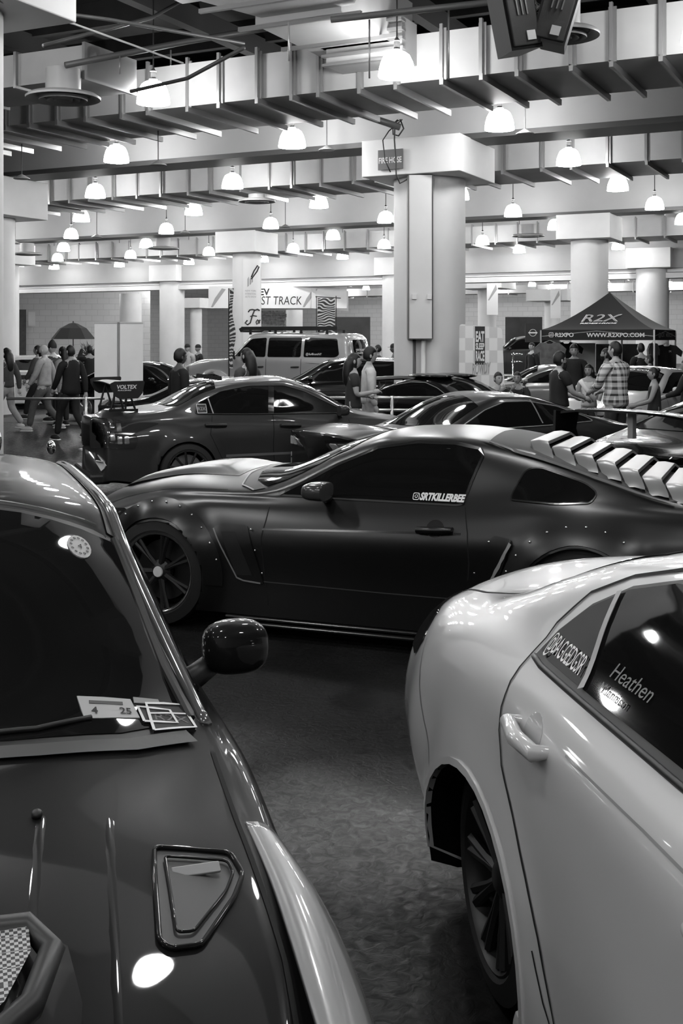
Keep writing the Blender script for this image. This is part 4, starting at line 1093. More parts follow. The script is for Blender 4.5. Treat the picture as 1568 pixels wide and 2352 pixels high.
handle(ev, -.97, .86, -1, m_black, cup=m_black, L=.24); handle(ev, -.05, .835, -1, m_black, cup=m_black, L=.24)
tl = ev.panel('tail_lamp', [(-2.42, .62), (-1.92, .60), (-1.88, .72), (-1.98, .86), (-2.08, .93), (-2.42, .95)], 'R', m_lensd, off=.006, grid=.045, round_=.03)
for (a, b) in ((-2.12, .66), (-2.12, .80), (-2.2, .70), (-2.2, .84), (-2.04, .66)):
    ev.panel('lamp_cell', [(a, b), (a+.055, b), (a+.05, b+.09), (a, b+.09)], 'R', mat('lamp_chrome', .4, .15, metal=.8), off=.010, grid=.04, parent=tl, round_=.012)
ev.panel('tail_lamp', [(-.83, .62), (-.42, .62), (-.42, .9), (-.80, .9)], 'B', m_lensd, off=.006, grid=.06, round_=.03); ev.panel('tail_lamp', [(.83, .62), (.42, .62), (.42, .9), (.80, .9)], 'B', m_lensd, off=.006, grid=.06, round_=.03)
ev.panel('boot_panel', [(-.40, .64), (.40, .64), (.40, .86), (-.40, .86)], 'B', p_grey, off=.01, grid=.1)
wg, pls = gt_wing(ev, -2.02, 1.33, 1.66, .30, m_black, plate=.15, stand=.30)
for p in pls[1:]:
    vs, fs, w_ = text_mesh('VOLTEX', .03, .15)
    obj('lettering', [(-2.13+x*.044, -.842, 1.30+y*.045) for x, y in vs], fs, m_white, p)
    vs, fs, w_ = text_mesh('RACING', .03, .15)
    obj('lettering', [(-2.12+x*.03, -.842, 1.275+y*.014) for x, y in vs], fs, m_white, p)
for x in (1.33, -1.31):
    for sg in (1, -1): ev.wheel(x, sg, .325, .22, m_rim=mat('rim_dark', .03, .25), y=.90, rimr=.243, spokes=11, lipm=m_lip, cap=m_darkp)
ev.part('rear_diffuser', MB().box((-2.30, 0, .25), (.25, 1.4, .12), bev=.03), m_black)
wing_mirror(ev, .58, -.93, 1.0, p_grey, (.10, .10, .07), -1)
vs = [(-2.44, 0)]
for k in range(9):
    MB().prism([(-.03, 0), (.03, 0), (.02, .05), (-.02, .05)], .012, T(-.86, -.58+k*.145, 1.375) @ RX(pi/2)).build('roof_fin', m_black, ev.root)
rt = ev.panel('bumper_sticker', [(-2.30, .42), (-2.27, .50), (-2.24, .42), (-2.27, .34)], 'R', m_white, off=.012, grid=.04)

# dark coupe behind the fastback, nose to the left
p_dk = mat('dark_satin_paint', .035, .3, metal=.3, coat=.6)
p_coup = mat('charcoal_paint', .02, .32, metal=.2, coat=.7, spec=.2)
csp = sedan_spec(1.245, 4.2, .90, 1.28, -1.30, coupe=True, za=.33, N=110, rf=.22, rr=.2)
xf_ = csp['xf']
csp['zt'][-2:] = [(1.6, .91), (xf_, .85)]; csp['zrail'][-2:] = [(1.6, .87), (xf_, .815)]; csp['zb'][-2:] = [(1.6, .83), (xf_, .775)]
csp['zs'][-1] = (xf_, .62); csp['yrail'][-1] = (xf_, .66); csp['wb'][-1] = (xf_, .80)
cp_ = Car('low_coupe', 'charcoal low coupe with quad-lens headlamp, parked behind the black fastback', (1.50, 13.9), (-.86, -.51), p_coup, csp)
cw = glaze(cp_, .877, 'LR', coupe=True, trim=mat('trim_sheen', .2, .25))
cp_.strip('window_divider', [(-.55, .88), (-.50, 1.15)], 'L', mat('trim_sheen', .2, .25), .02, .010)
for sg in (1, -1):
    hl = cp_.panel('headlamp', [(sg*.84, .645), (sg*.30, .625), (sg*.30, .735), (sg*.60, .76), (sg*.84, .76)], 'F', mat('lamp_housing', .05, .1, spec=.8), off=.006, grid=.04, round_=.02)
    for k in range(4):
        y_ = sg*(.40+.105*k); cp_.panel('lamp_cell', [(y_-.046, .65), (y_+.046, .65), (y_+.046, .74), (y_-.046, .74)], 'F', mat('lamp_reflector', .75, .3, metal=.4) if k != 1 else m_steel, off=.016, grid=.05, round_=.014, parent=hl)
    cp_.strip('lamp_brow', [(sg*.84, .78), (sg*.6, .78), (sg*.30, .755)], 'F', p_satinroof, .02, .010)
cp_.panel('air_intake', [(-.6, .25), (.6, .25), (.55, .42), (-.55, .42)], 'F', m_gap, off=.004, grid=.06, round_=.04)
cp_.panel('grille', [(-.28, .58), (.28, .58), (.28, .66), (-.28, .66)], 'F', m_gap, off=.004, grid=.06, round_=.02)
cp_.panel('bonnet_vent', [(1.2, .35), (1.5, .30), (1.5, -.30), (1.2, -.35)], 'T', m_gap, off=.005, grid=.06)
cp_.strip('bumper_graphic', [(-.80, .54), (-.76, .50), (-.80, .44), (-.77, .38), (-.82, .33)], 'F', m_white, .025, .012)
for x in (1.28, -1.30):
    for sg in (1, -1): cp_.wheel(x, sg, .32, .22, m_rim=m_black, y=.88)

# black winged car at the right edge, tail to the left
p_blk = mat('black_gloss_paint', .004, .25, coat=.7, spec=.1)
wc = Car('winged_coupe', 'gloss black coupe at right edge with curved boot wing, behind the rear louvres', (4.25, 11.45), (.82, .57), p_blk,
         sedan_spec(1.34, 4.4, .88, 1.3, -1.3, coupe=True, N=90))
glaze(wc, .94, 'LR', coupe=True, trim=mat('trim_sheen', .2, .25))
n = 24; vs = []
for i in range(n+1):
    y = -.80+1.6*i/n; e = abs(y/.8)
    for (a, b) in ((.12, 0), (.0, .03), (-.14, .02), (-.14, 0), (0, -.01)):
        vs.append((-2.02+a+.0*e, y, 1.21-.05*e**3+b))
wgo = MB().add(vs, [(i*5+k, i*5+(k+1) % 5, (i+1)*5+(k+1) % 5, (i+1)*5+k) for i in range(n) for k in range(5)]).build('rear_wing', p_blk, wc.root, True, 40)
for sg in (1, -1):
    MB().prism([(.16, -.30), (-.10, -.32), (-.18, -.2), (-.17, .03), (.14, .01), (.10, -.15)], .03, Matrix(((1, 0, 0, -2.02), (0, 0, -1, sg*.80), (0, 1, 0, 1.17), (0, 0, 0, 1)))).build('end_plate', p_blk, wgo)
MB().box((-2.02, 0, 1.09), (.05, .06, .22)).build('wing_upright', mat('pale_upright', .3, .4), wgo)
for x in (1.3, -1.3):
    for sg in (1, -1): wc.wheel(x, sg, .32, .22, m_rim=m_black, y=.86)
wc.panel('tail_lamp', [(-.8, .68), (.8, .68), (.8, .80), (-.8, .80)], 'B', m_lensd, off=.006, grid=.06, round_=.02)

def simple_car(name, label, origin, f, paint, spec, kk, coupe=False, wag=False, trim=None, glass=None, rim=None, sides='LR', head=True):
    c = Car(name, label, origin, f, paint, spec)
    glaze(c, kk, sides, coupe, glass, trim, wag)
    for x in (spec['fa'], spec['ra']):
        for sg in (1, -1): c.wheel(x, sg, .32, .2, m_rim=rim or m_steel, y=spec['W']-.02, spokes=8)
    if head:
        for sg in (1, -1):
            c.panel('headlamp', [(sg*.75, .60), (sg*.42, .60), (sg*.44, .70), (sg*.75, .73)], 'F', m_lens, off=.006, grid=.06, round_=.02)
            c.panel('tail_lamp', [(sg*.75, .66), (sg*.42, .66), (sg*.42, .80), (sg*.75, .80)], 'B', m_lensd, off=.006, grid=.06, round_=.02)
        c.panel('grille', [(-.36, .56), (.36, .56), (.36, .68), (-.36, .68)], 'F', m_gap, off=.004, grid=.1, round_=.02)
        c.panel('bumper', [(-.70, .28), (.70, .28), (.70, .48), (-.70, .48)], 'F', m_black, off=.01, grid=.1, round_=.04)
    for sg in (1, -1): wing_mirror(c, .55, sg*(spec['W']+.04), spec['zb'][2][1]+.09, paint, (.08, .09, .06), sg)
    return c
def heading(deg): a = radians(deg); return (cos(a), sin(a))
def at(px, Y): return ((px-784)/2650*Y, Y)
simple_car('dark_saloon', 'black saloon under the side of the off-road wagon, its windscreen sloping right', at(545, 18.9), heading(6), p_blk, sedan_spec(1.27, 4.3, .84), .89)
hr = simple_car('hooded_roadster', 'black small coupe with bubble roof panels, rear wing and round front lamps', at(1040, 20.2), heading(-48), p_blk, sedan_spec(1.24, 3.8, .82, 1.1, -1.1, coupe=True), .873, True, trim=mat('trim_sheen', .2, .25))
for sg in (1, -1):
    MB().ell((-.25, sg*.3, 1.235), (.5, .26, .05), 16).build('roof_bubble', p_blk, hr.root, True)
    MB().lathe([(.001, .05), (.08, .04), (.10, 0), (.09, -.05)], 20, T(1.86, sg*.5, .70) @ RY(pi/2)).build('round_headlamp', m_lens, hr.root, True)
gt_wing(hr, -1.55, 1.16, 1.4, .26, m_black, plate=.12, stand=.28)
simple_car('silver_coupe', 'silver coupe behind the two seated people', at(1250, 27.4), heading(178), mat('silver_paint', .25, .3, metal=.5, coat=1), sedan_spec(1.3, 4.3, .87, coupe=True), .915, True)
bn = simple_car('banner_saloon', 'white saloon with black banner across its windscreen, behind the plaid shirt man', at(1470, 21.0), heading(-128), p_white, sedan_spec(1.40, 4.5, .88), .985)
bn.panel('sun_strip', [(.30, .54), (.42, .56), (.36, .0), (.42, -.56), (.30, -.54), (.22, 0)], 'T', m_darkp, off=.012, grid=.07)
fT = bn.pr('T', .02); vs, fs, w_ = text_mesh('ASSETTO CORSA', .02); obj('lettering', [tuple(fT(.33-y*.07+.0, -.48+x*.96/w_)) for x, y in vs], fs, m_white, bn.root)
simple_car('dark_hatchback', 'dark hatchback half hidden behind the white double banner', at(350, 26.4), heading(-24), p_blk, sedan_spec(1.38, 4.2, .86), .97)
simple_car('white_hatchback', 'white car roof showing between the black coat walker and the double banner', at(160, 33.5), heading(10), p_white, sedan_spec(1.45, 4.2, .86, wag=True), 1.02, wag=True)
simple_car('grey_muscle_car', 'pale car front with dark twin lamps behind the couple', (2.2, 29.0), heading(235), mat('silver_paint', .4, .3, metal=.5, coat=1), sedan_spec(1.34, 4.6, .9, coupe=True), .94, True)
simple_car('black_show_car', 'black car behind the woman at the right edge', at(1730, 26.5), heading(180), p_blk, sedan_spec(1.38, 4.4, .88), .97)
simple_car('black_van', 'tall black vehicle in the far booth between checkered banner and tent', at(1190, 60), heading(180), mat('van_black', .01, .4), sedan_spec(2.1, 4.9, .95, wag=True, za=.36), 1.47, wag=True)
simple_car('dark_truck', 'dark pickup front seen behind the phone woman, right of the wagon', at(775, 24.9), heading(180), p_blk, sedan_spec(1.5, 4.6, .9, wag=True), 1.05, wag=True)

# off-road wagon with roof rack
p_sil = mat('champagne_paint', .36, .32, metal=.3, coat=.8)
lcs = sedan_spec(1.42, 4.8, .95)
lc = Car('offroad_wagon', 'silver boxy off-road wagon with flared arches and long black roof rack', (-1.65, 30.0), (-.94, .342), p_sil, dict(
    xf=2.3, xr=-2.35, fa=1.42, ra=-1.43, W=.96, za=.50, ar=.50, wz=.44, flare=.10, flw=.09, rf=.22, rr=.14, N=100, crown=4, gi=.03,
    zt=[(-2.4, 1.3), (-2.25, 1.95), (-2.1, 2.04), (0, 2.08), (.45, 2.04), (1.05, 1.44), (1.15, 1.41), (2.0, 1.36), (2.3, 1.25)],
    zrail=[(-2.4, 1.28), (-2.25, 1.90), (-2.1, 1.99), (0, 2.02), (.40, 1.97), (.98, 1.41), (1.15, 1.38), (2.0, 1.33), (2.3, 1.22)],
    yrail=[(-2.4, .72), (-2.1, .72), (.4, .72), (1.0, .80), (2.3, .74)], zb=[(-2.4, 1.36), (0, 1.38), (1.1, 1.36), (2.3, 1.22)], wb=[(-2.4, .88), (0, .90), (2.3, .84)],
    zs=[(-2.4, 1.15), (2.3, 1.1)], ws=[(-2.4, .92), (2.3, .90)], zm=[(-2.4, .8), (2.3, .8)], wm=[(-2.4, .93), (2.3, .92)], zr=[(-2.4, .62), (2.3, .62)], wr=[(-2.4, .9), (2.3, .9)]))
for md in 'LR':
    for poly in ([(.86, 1.46), (.40, 1.90), (-.02, 1.93), (-.02, 1.44)], [(-.08, 1.44), (-.08, 1.93), (-.98, 1.93), (-.98, 1.44)], [(-1.06, 1.44), (-1.06, 1.93), (-1.92, 1.90), (-2.0, 1.5), (-1.9, 1.44)]):
        lcw = lc.panel('side_window', poly, md, m_glass, off=.006, grid=.1, round_=.05)
    lc.strip('body_moulding', [(2.2, .86), (0, .84), (-2.2, .84)], md, m_grey, .05, .01)
    lc.strip('door_gap', [(.95, 1.36), (.95, .7)], md, m_gap, .012); lc.strip('door_gap', [(-.05, 1.4), (-.05, .7)], md, m_gap, .012); lc.strip('door_gap', [(-1.0, 1.4), (-1.0, .95)], md, m_gap, .012)
    handle(lc, -.85, 1.20, 1 if md == 'L' else -1, m_black, cup=False); handle(lc, .12, 1.20, 1 if md == 'L' else -1, m_black, cup=False)
    lc.strip('fuel_flap', round_poly([(-1.75, 1.05), (-1.55, 1.05), (-1.55, 1.25), (-1.75, 1.25)], .03), md, m_gap, .008, closed=True)
    for xa in (1.42, -1.43): flare(lc, xa, md, .50, .60, radians(0), radians(180), p_sil, off=.04)
lc.text('window_lettering', '@4x4fromNY', 'L', (-1.12, 1.49), (-1, 0), .06, m_white, width=.42, off=.012)
lc.panel('back_window', [(-.62, 1.48), (.62, 1.48), (.55, 1.88), (-.55, 1.88)], 'B', m_glass, off=.006, grid=.1, round_=.06)
for i_, s_ in enumerate(('JOIN THE ADVENTURE OR', 'TRUST ME DO YOUR DIRT')):
    vs, fs, w_ = text_mesh(s_, .03); fB = lc.pr('B', .015); obj('window_lettering', [tuple(fB(.5-x*1.0/w_, 1.60-.07*i_+y*.05)) for x, y in vs], fs, m_white, lc.root)
for sg in (1, -1):
    lc.panel('tail_lamp', [(sg*.90, .95), (sg*.74, .95), (sg*.74, 1.30), (sg*.90, 1.30)], 'B', m_lensd, off=.012, grid=.06)
    MB().ell((2.33, sg*.6, 1.12), (.04, .12, .09), 14).build('headlamp', m_lens, lc.root, True)
    wing_mirror(lc, .80, sg*1.08, 1.52, m_black, (.06, .13, .10), sg)
lc.panel('windscreen', [(1.02, 0), (1.0, .6), (.93, .72), (.52, .66), (.50, 0), (.52, -.66), (.93, -.72), (1.0, -.6)], 'T', m_glass, off=.006, grid=.1)
rk = MB()
rk.box((-.55, .62, 2.17), (2.6, .05, .09)).box((-.55, -.62, 2.17), (2.6, .05, .09)).box((.75, 0, 2.14), (.10, 1.3, .10), RY(.5)).box((-1.85, 0, 2.17), (.05, 1.3, .09))
for k in range(12): rk.box((.6-.21*k, 0, 2.15), (.06, 1.25, .03))
for k in range(4):
    for sg in (1, -1): rk.box((.5-.7*k, sg*.62, 2.07), (.06, .04, .12))
rk.build('roof_rack', m_black, lc.root)
lc.part('rear_bumper', MB().box((-2.44, 0, .68), (.2, 1.8, .28), bev=.04), m_black); lc.part('front_bumper', MB().box((2.42, 0, .72), (.22, 1.8, .3), bev=.05), m_black)
lc.part('spare_carrier', MB().lathe([(.001, -.1), (.30, -.1), (.36, -.06), (.36, .06), (.30, .1), (.001, .1)], 28, T(-2.6, -.35, 1.12) @ RY(pi/2)), m_rubber, True)
for x in (1.42, -1.43):
    for sg in (1, -1): lc.wheel(x, sg, .44, .26, m_rim=m_steel, y=.95, spokes=6)
# ------------------------------------------------------------------ people
def skin_mesh(verts, edges, radii, sub=1):
    """verts grown into one smooth body with the skin modifier; returns (verts, faces)"""
    me = bpy.data.meshes.new('s'); me.from_pydata(verts, edges, []); o = bpy.data.objects.new('s', me); COL.objects.link(o)
    o.modifiers.new('k', 'SKIN').use_smooth_shade = True
    if sub: 
        m = o.modifiers.new('u', 'SUBSURF'); m.levels = sub; m.render_levels = sub
    if not me.skin_vertices: 
        bpy.context.view_layer.objects.active = o
    L = me.skin_vertices[0].data
    for i, r in enumerate(radii):
        L[i].radius = r if isinstance(r, tuple) else (r, r)
    L[0].use_root = True
    dg = bpy.context.evaluated_depsgraph_get(); m2 = bpy.data.meshes.new_from_object(o.evaluated_get(dg))
    vs = [v.co.copy() for v in m2.vertices]; fs = [tuple(p.vertices) for p in m2.polygons]
    bpy.data.objects.remove(o); bpy.data.meshes.remove(me); bpy.data.meshes.remove(m2)
    return vs, fs
SKINS = {g: mat('skin_tone_%s' % n, g, .5) for g, n in ((.42, 'light'), (.28, 'medium'), (.10, 'deep'))}
m_hair = mat('black_hair', .008, .5); m_hair2 = mat('dark_hair', .02, .5)
HANDS = 0
def add_hand(mb, w, d, side, curl=.5):
    """palm, four unequal curled fingers and a thumb leaving the side of the palm"""
    d = d.normalized(); up = Vector((0, 0, 1)) if abs(d.z) < .8 else Vector((0, 1, 0))
    s = d.cross(up).normalized(); n = s.cross(d).normalized()
    mb.tube([w-d*.02, w+d*.03, w+d*.075, w+d*.088], [.026, .036, .038, .024], 8)
    for k, L in enumerate((.065, .075, .070, .055)):
        b = w+d*.078+s*(-.027+.018*k); a = b+d*L*.5-n*L*.15*curl*2; c = a+d*L*.5*(1-curl)-n*L*.5*curl*1.4
        mb.tube([b, a, c], [.0095, .009, .0075], 6)
    t0 = w+d*.03-s*.03*side; mb.tube([t0, t0-s*.03*side+d*.03-n*.01, t0-s*.03*side+d*.062-n*.02], [.012, .011, .009], 6)
def head(mb, c, fwd, s=1., beard=False):
    f = Vector(fwd).normalized(); r = f.cross(Vector((0, 0, 1))).normalized(); u = r.cross(f)
    M = Matrix((r, f, u)).transposed().to_4x4(); M.translation = Vector(c)
    vs = []; n, m = 20, 16
    for i in range(m+1):
        th = pi*i/m
        for k in range(n):
            a = 2*pi*k/n; x = sin(th)*cos(a); y = sin(th)*sin(a); z = -cos(th)
            X, Y, Z_ = x*.076, y*.095, z*.118
            if z < 0: X *= 1-.30*(-z)**1.3; Y = Y*(1-.18*(-z))+.014*(-z)
            if y > 0 and -.1 < z < .25: Y -= .006*max(0, 1-abs(abs(x)-.42)/.22)*sin(th)     # eye sockets
            if y > .7 and -.55 < z < .12: Y += .022*max(0, 1-abs(x)/.22)*max(0, 1-abs(z+.22)/.33)  # nose
            if y > .6 and -.75 < z < -.5: Y += .006*max(0, 1-abs(x)/.4)
            vs.append(M @ (Vector((X, Y, Z_))*s))
    mb.add(vs, [(i*n+k, i*n+(k+1) % n, (i+1)*n+(k+1) % n, (i+1)*n+k) for i in range(m) for k in range(n)])
    for sg in (1, -1): mb.ell(M @ (Vector((sg*.078, -.008, -.01))*s), (.012*s, .02*s, .032*s), 8, M.to_3x3().to_4x4())
    return M
def hair(style, M, s, m, t):
    if style in ('bald',): return None
    mb = MB(); vs = []; n, mm = 20, 14; fs = []
    big = {'short': 1.07, 'fade': 1.045, 'long': 1.09, 'afro': 1.32, 'bun': 1.07, 'top': 1.14}.get(style, 1.06)
    if style in ('cap', 'capback', 'beanie'):
        mc = mat('black_cap', .012, .7); sg = -1 if style == 'capback' else 1
        prof = [(.085, .02), (.092, .045), (.088, .08), (.07, .115), (.04, .135), (.001, .142)]
        if style == 'beanie': prof = [(.09, .0), (.094, .05), (.085, .10), (.06, .15), (.03, .19), (.001, .205)]
        mb.lathe([(a*s, b*s) for a, b in prof], 18, M @ Matrix.Diagonal((.93, 1.12, 1, 1)), cap=False)
        if style != 'beanie': mb.box((0, 0, 0), (.12*s, .09*s, .012*s), None, .004); 
        if style != 'beanie':
            nb = 0
            for v in mb.v[-24-0:]: pass
        o = mb.build('cap', mc, t, True, 60)
        if style != 'beanie':
            b = MB(); b.prism([(-.06*s, 0), (-.05*s, sg*.06*s), (0, sg*.085*s), (.05*s, sg*.06*s), (.06*s, 0)], .008, M @ T(0, sg*.085*s, .03*s)); b.build('cap_brim', mc, o)
        return o
    for i in range(mm+1):
        th = pi*i/mm
        for k in range(n):
            a = 2*pi*k/n; x = sin(th)*cos(a); y = sin(th)*sin(a); z = -cos(th)
            lim = (.30 if y > .35 else (-.05 if y > .0 else -.62))
            if style in ('long',): lim = .25 if y > .45 else -.95
            q = big if z > lim else .9
            if style == 'top' and z > .3: q *= 1.05
            X, Y, Z_ = x*.076*q, y*.095*q-.006, z*.118*(q if z > 0 else min(q, 1))
            vs.append(M @ (Vector((X, Y, Z_))*s))
    mb.add(vs, [(i*n+k, i*n+(k+1) % n, (i+1)*n+(k+1) % n, (i+1)*n+k) for i in range(mm) for k in range(n)])
    if style == 'long':
        P = [(0, -.03, .05), (0, -.085, -.05), (0, -.10, -.18), (0, -.105, -.32), (0, -.09, -.42)]
        mb2 = MB(); mb2.tube([Vector(p)*s for p in P], [.075*s, .082*s, .085*s, .07*s, .02*s], 12)
        mb.add([M @ Vector((v.x*1.15, v.y, v.z)) for v in mb2.v], mb2.f)
    if style == 'bun': mb.ell(M @ (Vector((0, -.09, .07))*s), (.045*s, .045*s, .045*s), 10)
    return mb.build('hair', m, t, True)
POSES = {
    'stand': dict(L=((-.235, -.02, 1.13), (-.245, .05, .88)), R=((.235, -.02, 1.13), (.245, .05, .88))),
    'phone': dict(L=((-.235, .02, 1.13), (-.10, .25, 1.10)), R=((.235, .03, 1.13), (.10, .30, 1.17))),
    'give': dict(L=((-.24, .10, 1.14), (-.12, .36, 1.05)), R=((.24, .10, 1.14), (.14, .38, 1.05))),
    'up': dict(L=((-.22, .18, 1.42), (-.10, .30, 1.66)), R=((.22, .18, 1.42), (.10, .30, 1.66))),
    'walk': dict(L=((-.235, .08, 1.14), (-.23, .22, .94)), R=((.235, -.10, 1.13), (.24, -.12, .87)), legs=(((-.10, .20, .52), (-.10, .28, .10)), ((.10, -.02, .50), (.10, -.34, .16)))),
    'sit': dict(L=((-.24, .12, 1.12), (-.12, .34, 1.14)), R=((.24, .12, 1.12), (.06, .22, 1.42)), legs=(((-.12, .42, .93), (-.12, .44, .48)), ((.12, .42, .93), (.12, .44, .48)))),
    'crouch': dict(L=((-.24, .2, 1.1), (-.15, .36, .95)), R=((.24, .2, 1.1), (.15, .36, .95)), legs=(((-.12, .36, .88), (-.12, .05, .55)), ((.12, .36, .88), (.12, .05, .55)))),
}
def person(label, px, Y, face, h=1.75, pose='stand', top=.02, bot=.02, skin=.28, hr='short', sleeve='short', topm=None, z0=0., look=None, beard=False, glasses=False, shoes=.02, group=None, bulk=1., hm=None, coat=False, bare=False):
    """face: heading in degrees, 0 looks away from the camera, 90 to the left, -90 to the right, 180 at the camera"""
    s = h/1.75; X, YY = at(px, Y)
    t = thing('person', label, 'person', (X, YY, z0), radians(face), group)
    P = POSES[pose]; V = lambda a: Vector(a)*s; b = bulk
    legs = P.get('legs', (((-.095, .02, .50), (-.10, 0, .10)), ((.095, .02, .50), (.10, 0, .10))))
    vs = [V((0, 0, .96)), V((0, -.01, 1.12)), V((0, 0, 1.30)), V((0, -.005, 1.44)), V((0, .0, 1.50)), V((0, .012, 1.56))]
    rd = [(.14*s*b, .11*s*b), (.125*s*b, .10*s*b), (.15*s*b, .11*s*b), (.09*s, .075*s), .052*s, .05*s]
    ed = [(0, 1), (1, 2), (2, 3), (3, 4), (4, 5)]
    def ext(par, pts, rr):
        p = par
        for q, r in zip(pts, rr):
            vs.append(V(q)); rd.append(r*s); ed.append((p, len(vs)-1)); p = len(vs)-1
    for sg, k in ((-1, 'L'), (1, 'R')):
        el, wr = P[k]; sh = (sg*.18*b, 0, 1.405)
        mid = tuple((el[i]+wr[i])/2 for i in range(3))
        ext(3, [sh, el, mid, wr], [.062, .045, .042, .028])
    for (kn, an), sg in zip(legs, (-1, 1)):
        ext(0, [(sg*.09, 0, .90), tuple((kn[i]+(sg*.09, 0, .9)[i])/2 for i in range(3)), kn, tuple((kn[i]*.6+an[i]*.4) for i in range(3)), an], [.095, .082, .058, .058, .038])
    bv, bf = skin_mesh(vs, ed, rd, 1)
    mb = MB(); mb.add(bv, bf)
    fw = Vector((sin(radians(look or 0))*-1, cos(radians(look or 0)), 0))
    M = head(mb, V((0, .02, 1.635)), fw, s)
    for sg, k in ((-1, 'L'), (1, 'R')):
        el, wr = P[k]; d = (Vector(wr)-Vector(el)).normalized(); add_hand(mb, V(wr), d*s, sg, .6)
    o = mb.build('body', SKINS[skin], t, True)
    # eyes and brows
    e = MB()
    for sg in (-1, 1):
        e.ell(M @ (Vector((sg*.031, .086, .006))*s), (.012*s, .006*s, .006*s), 8); e.box(M @ (Vector((sg*.032, .088, .024))*s), (.028*s, .01*s, .006*s), M.to_3x3().to_4x4())
    e.box(M @ (Vector((0, .088, -.066))*s), (.04*s, .01*s, .006*s), M.to_3x3().to_4x4())
    e.build('face_detail', m_hair, t)
    if beard:
        bb = MB(); q = []
        for i in range(7):
            for k in range(13):
                a = -1.5+3.0*k/12; zz = -.045-.075*i/6
                rr = 1-.28*(i/6)**1.6
                q.append(M @ (Vector((sin(a)*.078*rr, cos(a)*.100*rr+.012, zz-(.012 if abs(a) < .5 and i > 3 else 0)))*s))
        bb.add(q, [(i*13+k, i*13+k+1, (i+1)*13+k+1, (i+1)*13+k) for i in range(6) for k in range(12) if not (i == 0 and 5 <= k <= 6)])
        bb.build('beard', m_hair, t, True)
    if glasses:
        g = MB()
        for sg in (-1, 1): g.tube([M @ (Vector((sg*.031+.022*cos(a), .102, .006+.018*sin(a)))*s) for a in [2*pi*k/10 for k in range(11)]], .002, 4)
        g.tube([M @ (Vector((.055, .1, .008))*s), M @ (Vector((.08, .0, .008))*s)], .002, 4); g.tube([M @ (Vector((-.055, .1, .008))*s), M @ (Vector((-.08, .0, .008))*s)], .002, 4)
        g.build('glasses', m_black, t)
    hair(hr, M, s, hm or m_hair, t)
    # shirt or jacket
    tm = topm or mat('cloth_%03d' % int(top*1000), top, .85, var=.12, scale=14)
    bm_ = mat('cloth_%03d' % int(bot*1000), bot, .85, var=.12, scale=14)
    hem = .80 if coat else .90
    vs = [V((0, 0, hem)), V((0, 0, .96)), V((0, -.01, 1.12)), V((0, 0, 1.30)), V((0, -.005, 1.43)), V((0, 0, 1.465))]
    rd = [(.205*s*b, .155*s*b), (.18*s*b, .14*s*b), (.15*s*b, .122*s*b), (.175*s*b, .13*s*b), (.10*s, .085*s), .066*s]; ed = [(0, 1), (1, 2), (2, 3), (3, 4), (4, 5)]
    for sg, k in ((-1, 'L'), (1, 'R')):
        el, wr = P[k]; sh = (sg*.18*b, 0, 1.405)
        if sleeve == 'none': ext(4, [sh], [.072]); continue
        if sleeve == 'short':
            m1 = tuple(sh[i]*.35+el[i]*.65 for i in range(3)); ext(4, [sh, m1], [.080, .068])
        else:
            m1 = tuple((el[i]+wr[i])/2 for i in range(3)); ext(4, [sh, el, m1, wr], [.082, .066, .058, .045])
    cv, cf = skin_mesh(vs, ed, rd, 1); MB().add(cv, cf).build('shirt' if sleeve == 'short' else ('top' if sleeve == 'none' else 'jacket'), tm, t, True)
    vs = [V((0, 0, 1.0)), V((0, 0, .93))]; rd = [(.145*s*b, .115*s*b), (.155*s*b, .122*s*b)]; ed = [(0, 1)]
    for (kn, an), sg in zip(legs, (-1, 1)):
        ext(1, [(sg*.095, 0, .86), kn, tuple(kn[i]*.5+an[i]*.5 for i in range(3)), an], [.108, .078, .072, .062])
    cv, cf = skin_mesh(vs, ed, rd, 1); MB().add(cv, cf).build('trousers', bm_, t, True)
    sm = mat('shoe_%03d' % int(shoes*1000), shoes, .6)
    for (kn, an), sg in zip(legs, (-1, 1)):
        a = V(an); mb = MB(); mb.ell(a+Vector((0, .06*s, -.05*s)), (.05*s, .135*s, .052*s), 14)
        for v in mb.v: v.z = max(v.z, a.z-.098*s)
        so = mb.build('shoe', sm, t, True)
        MB().box(a+Vector((0, .06*s, -.09*s)), (.09*s, .25*s, .022*s), None, .008).build('sole', m_white, so)
    return t, M, s
def in_hand(t, local, name, label, cat, mb, m, smooth=False):
    """a held thing stays a thing of its own"""
    o = mb.build(name, m, None, smooth); o.matrix_world = T(*t.location) @ RZ(t.rotation_euler.z) @ T(*local)
    return tag(o, label, cat)

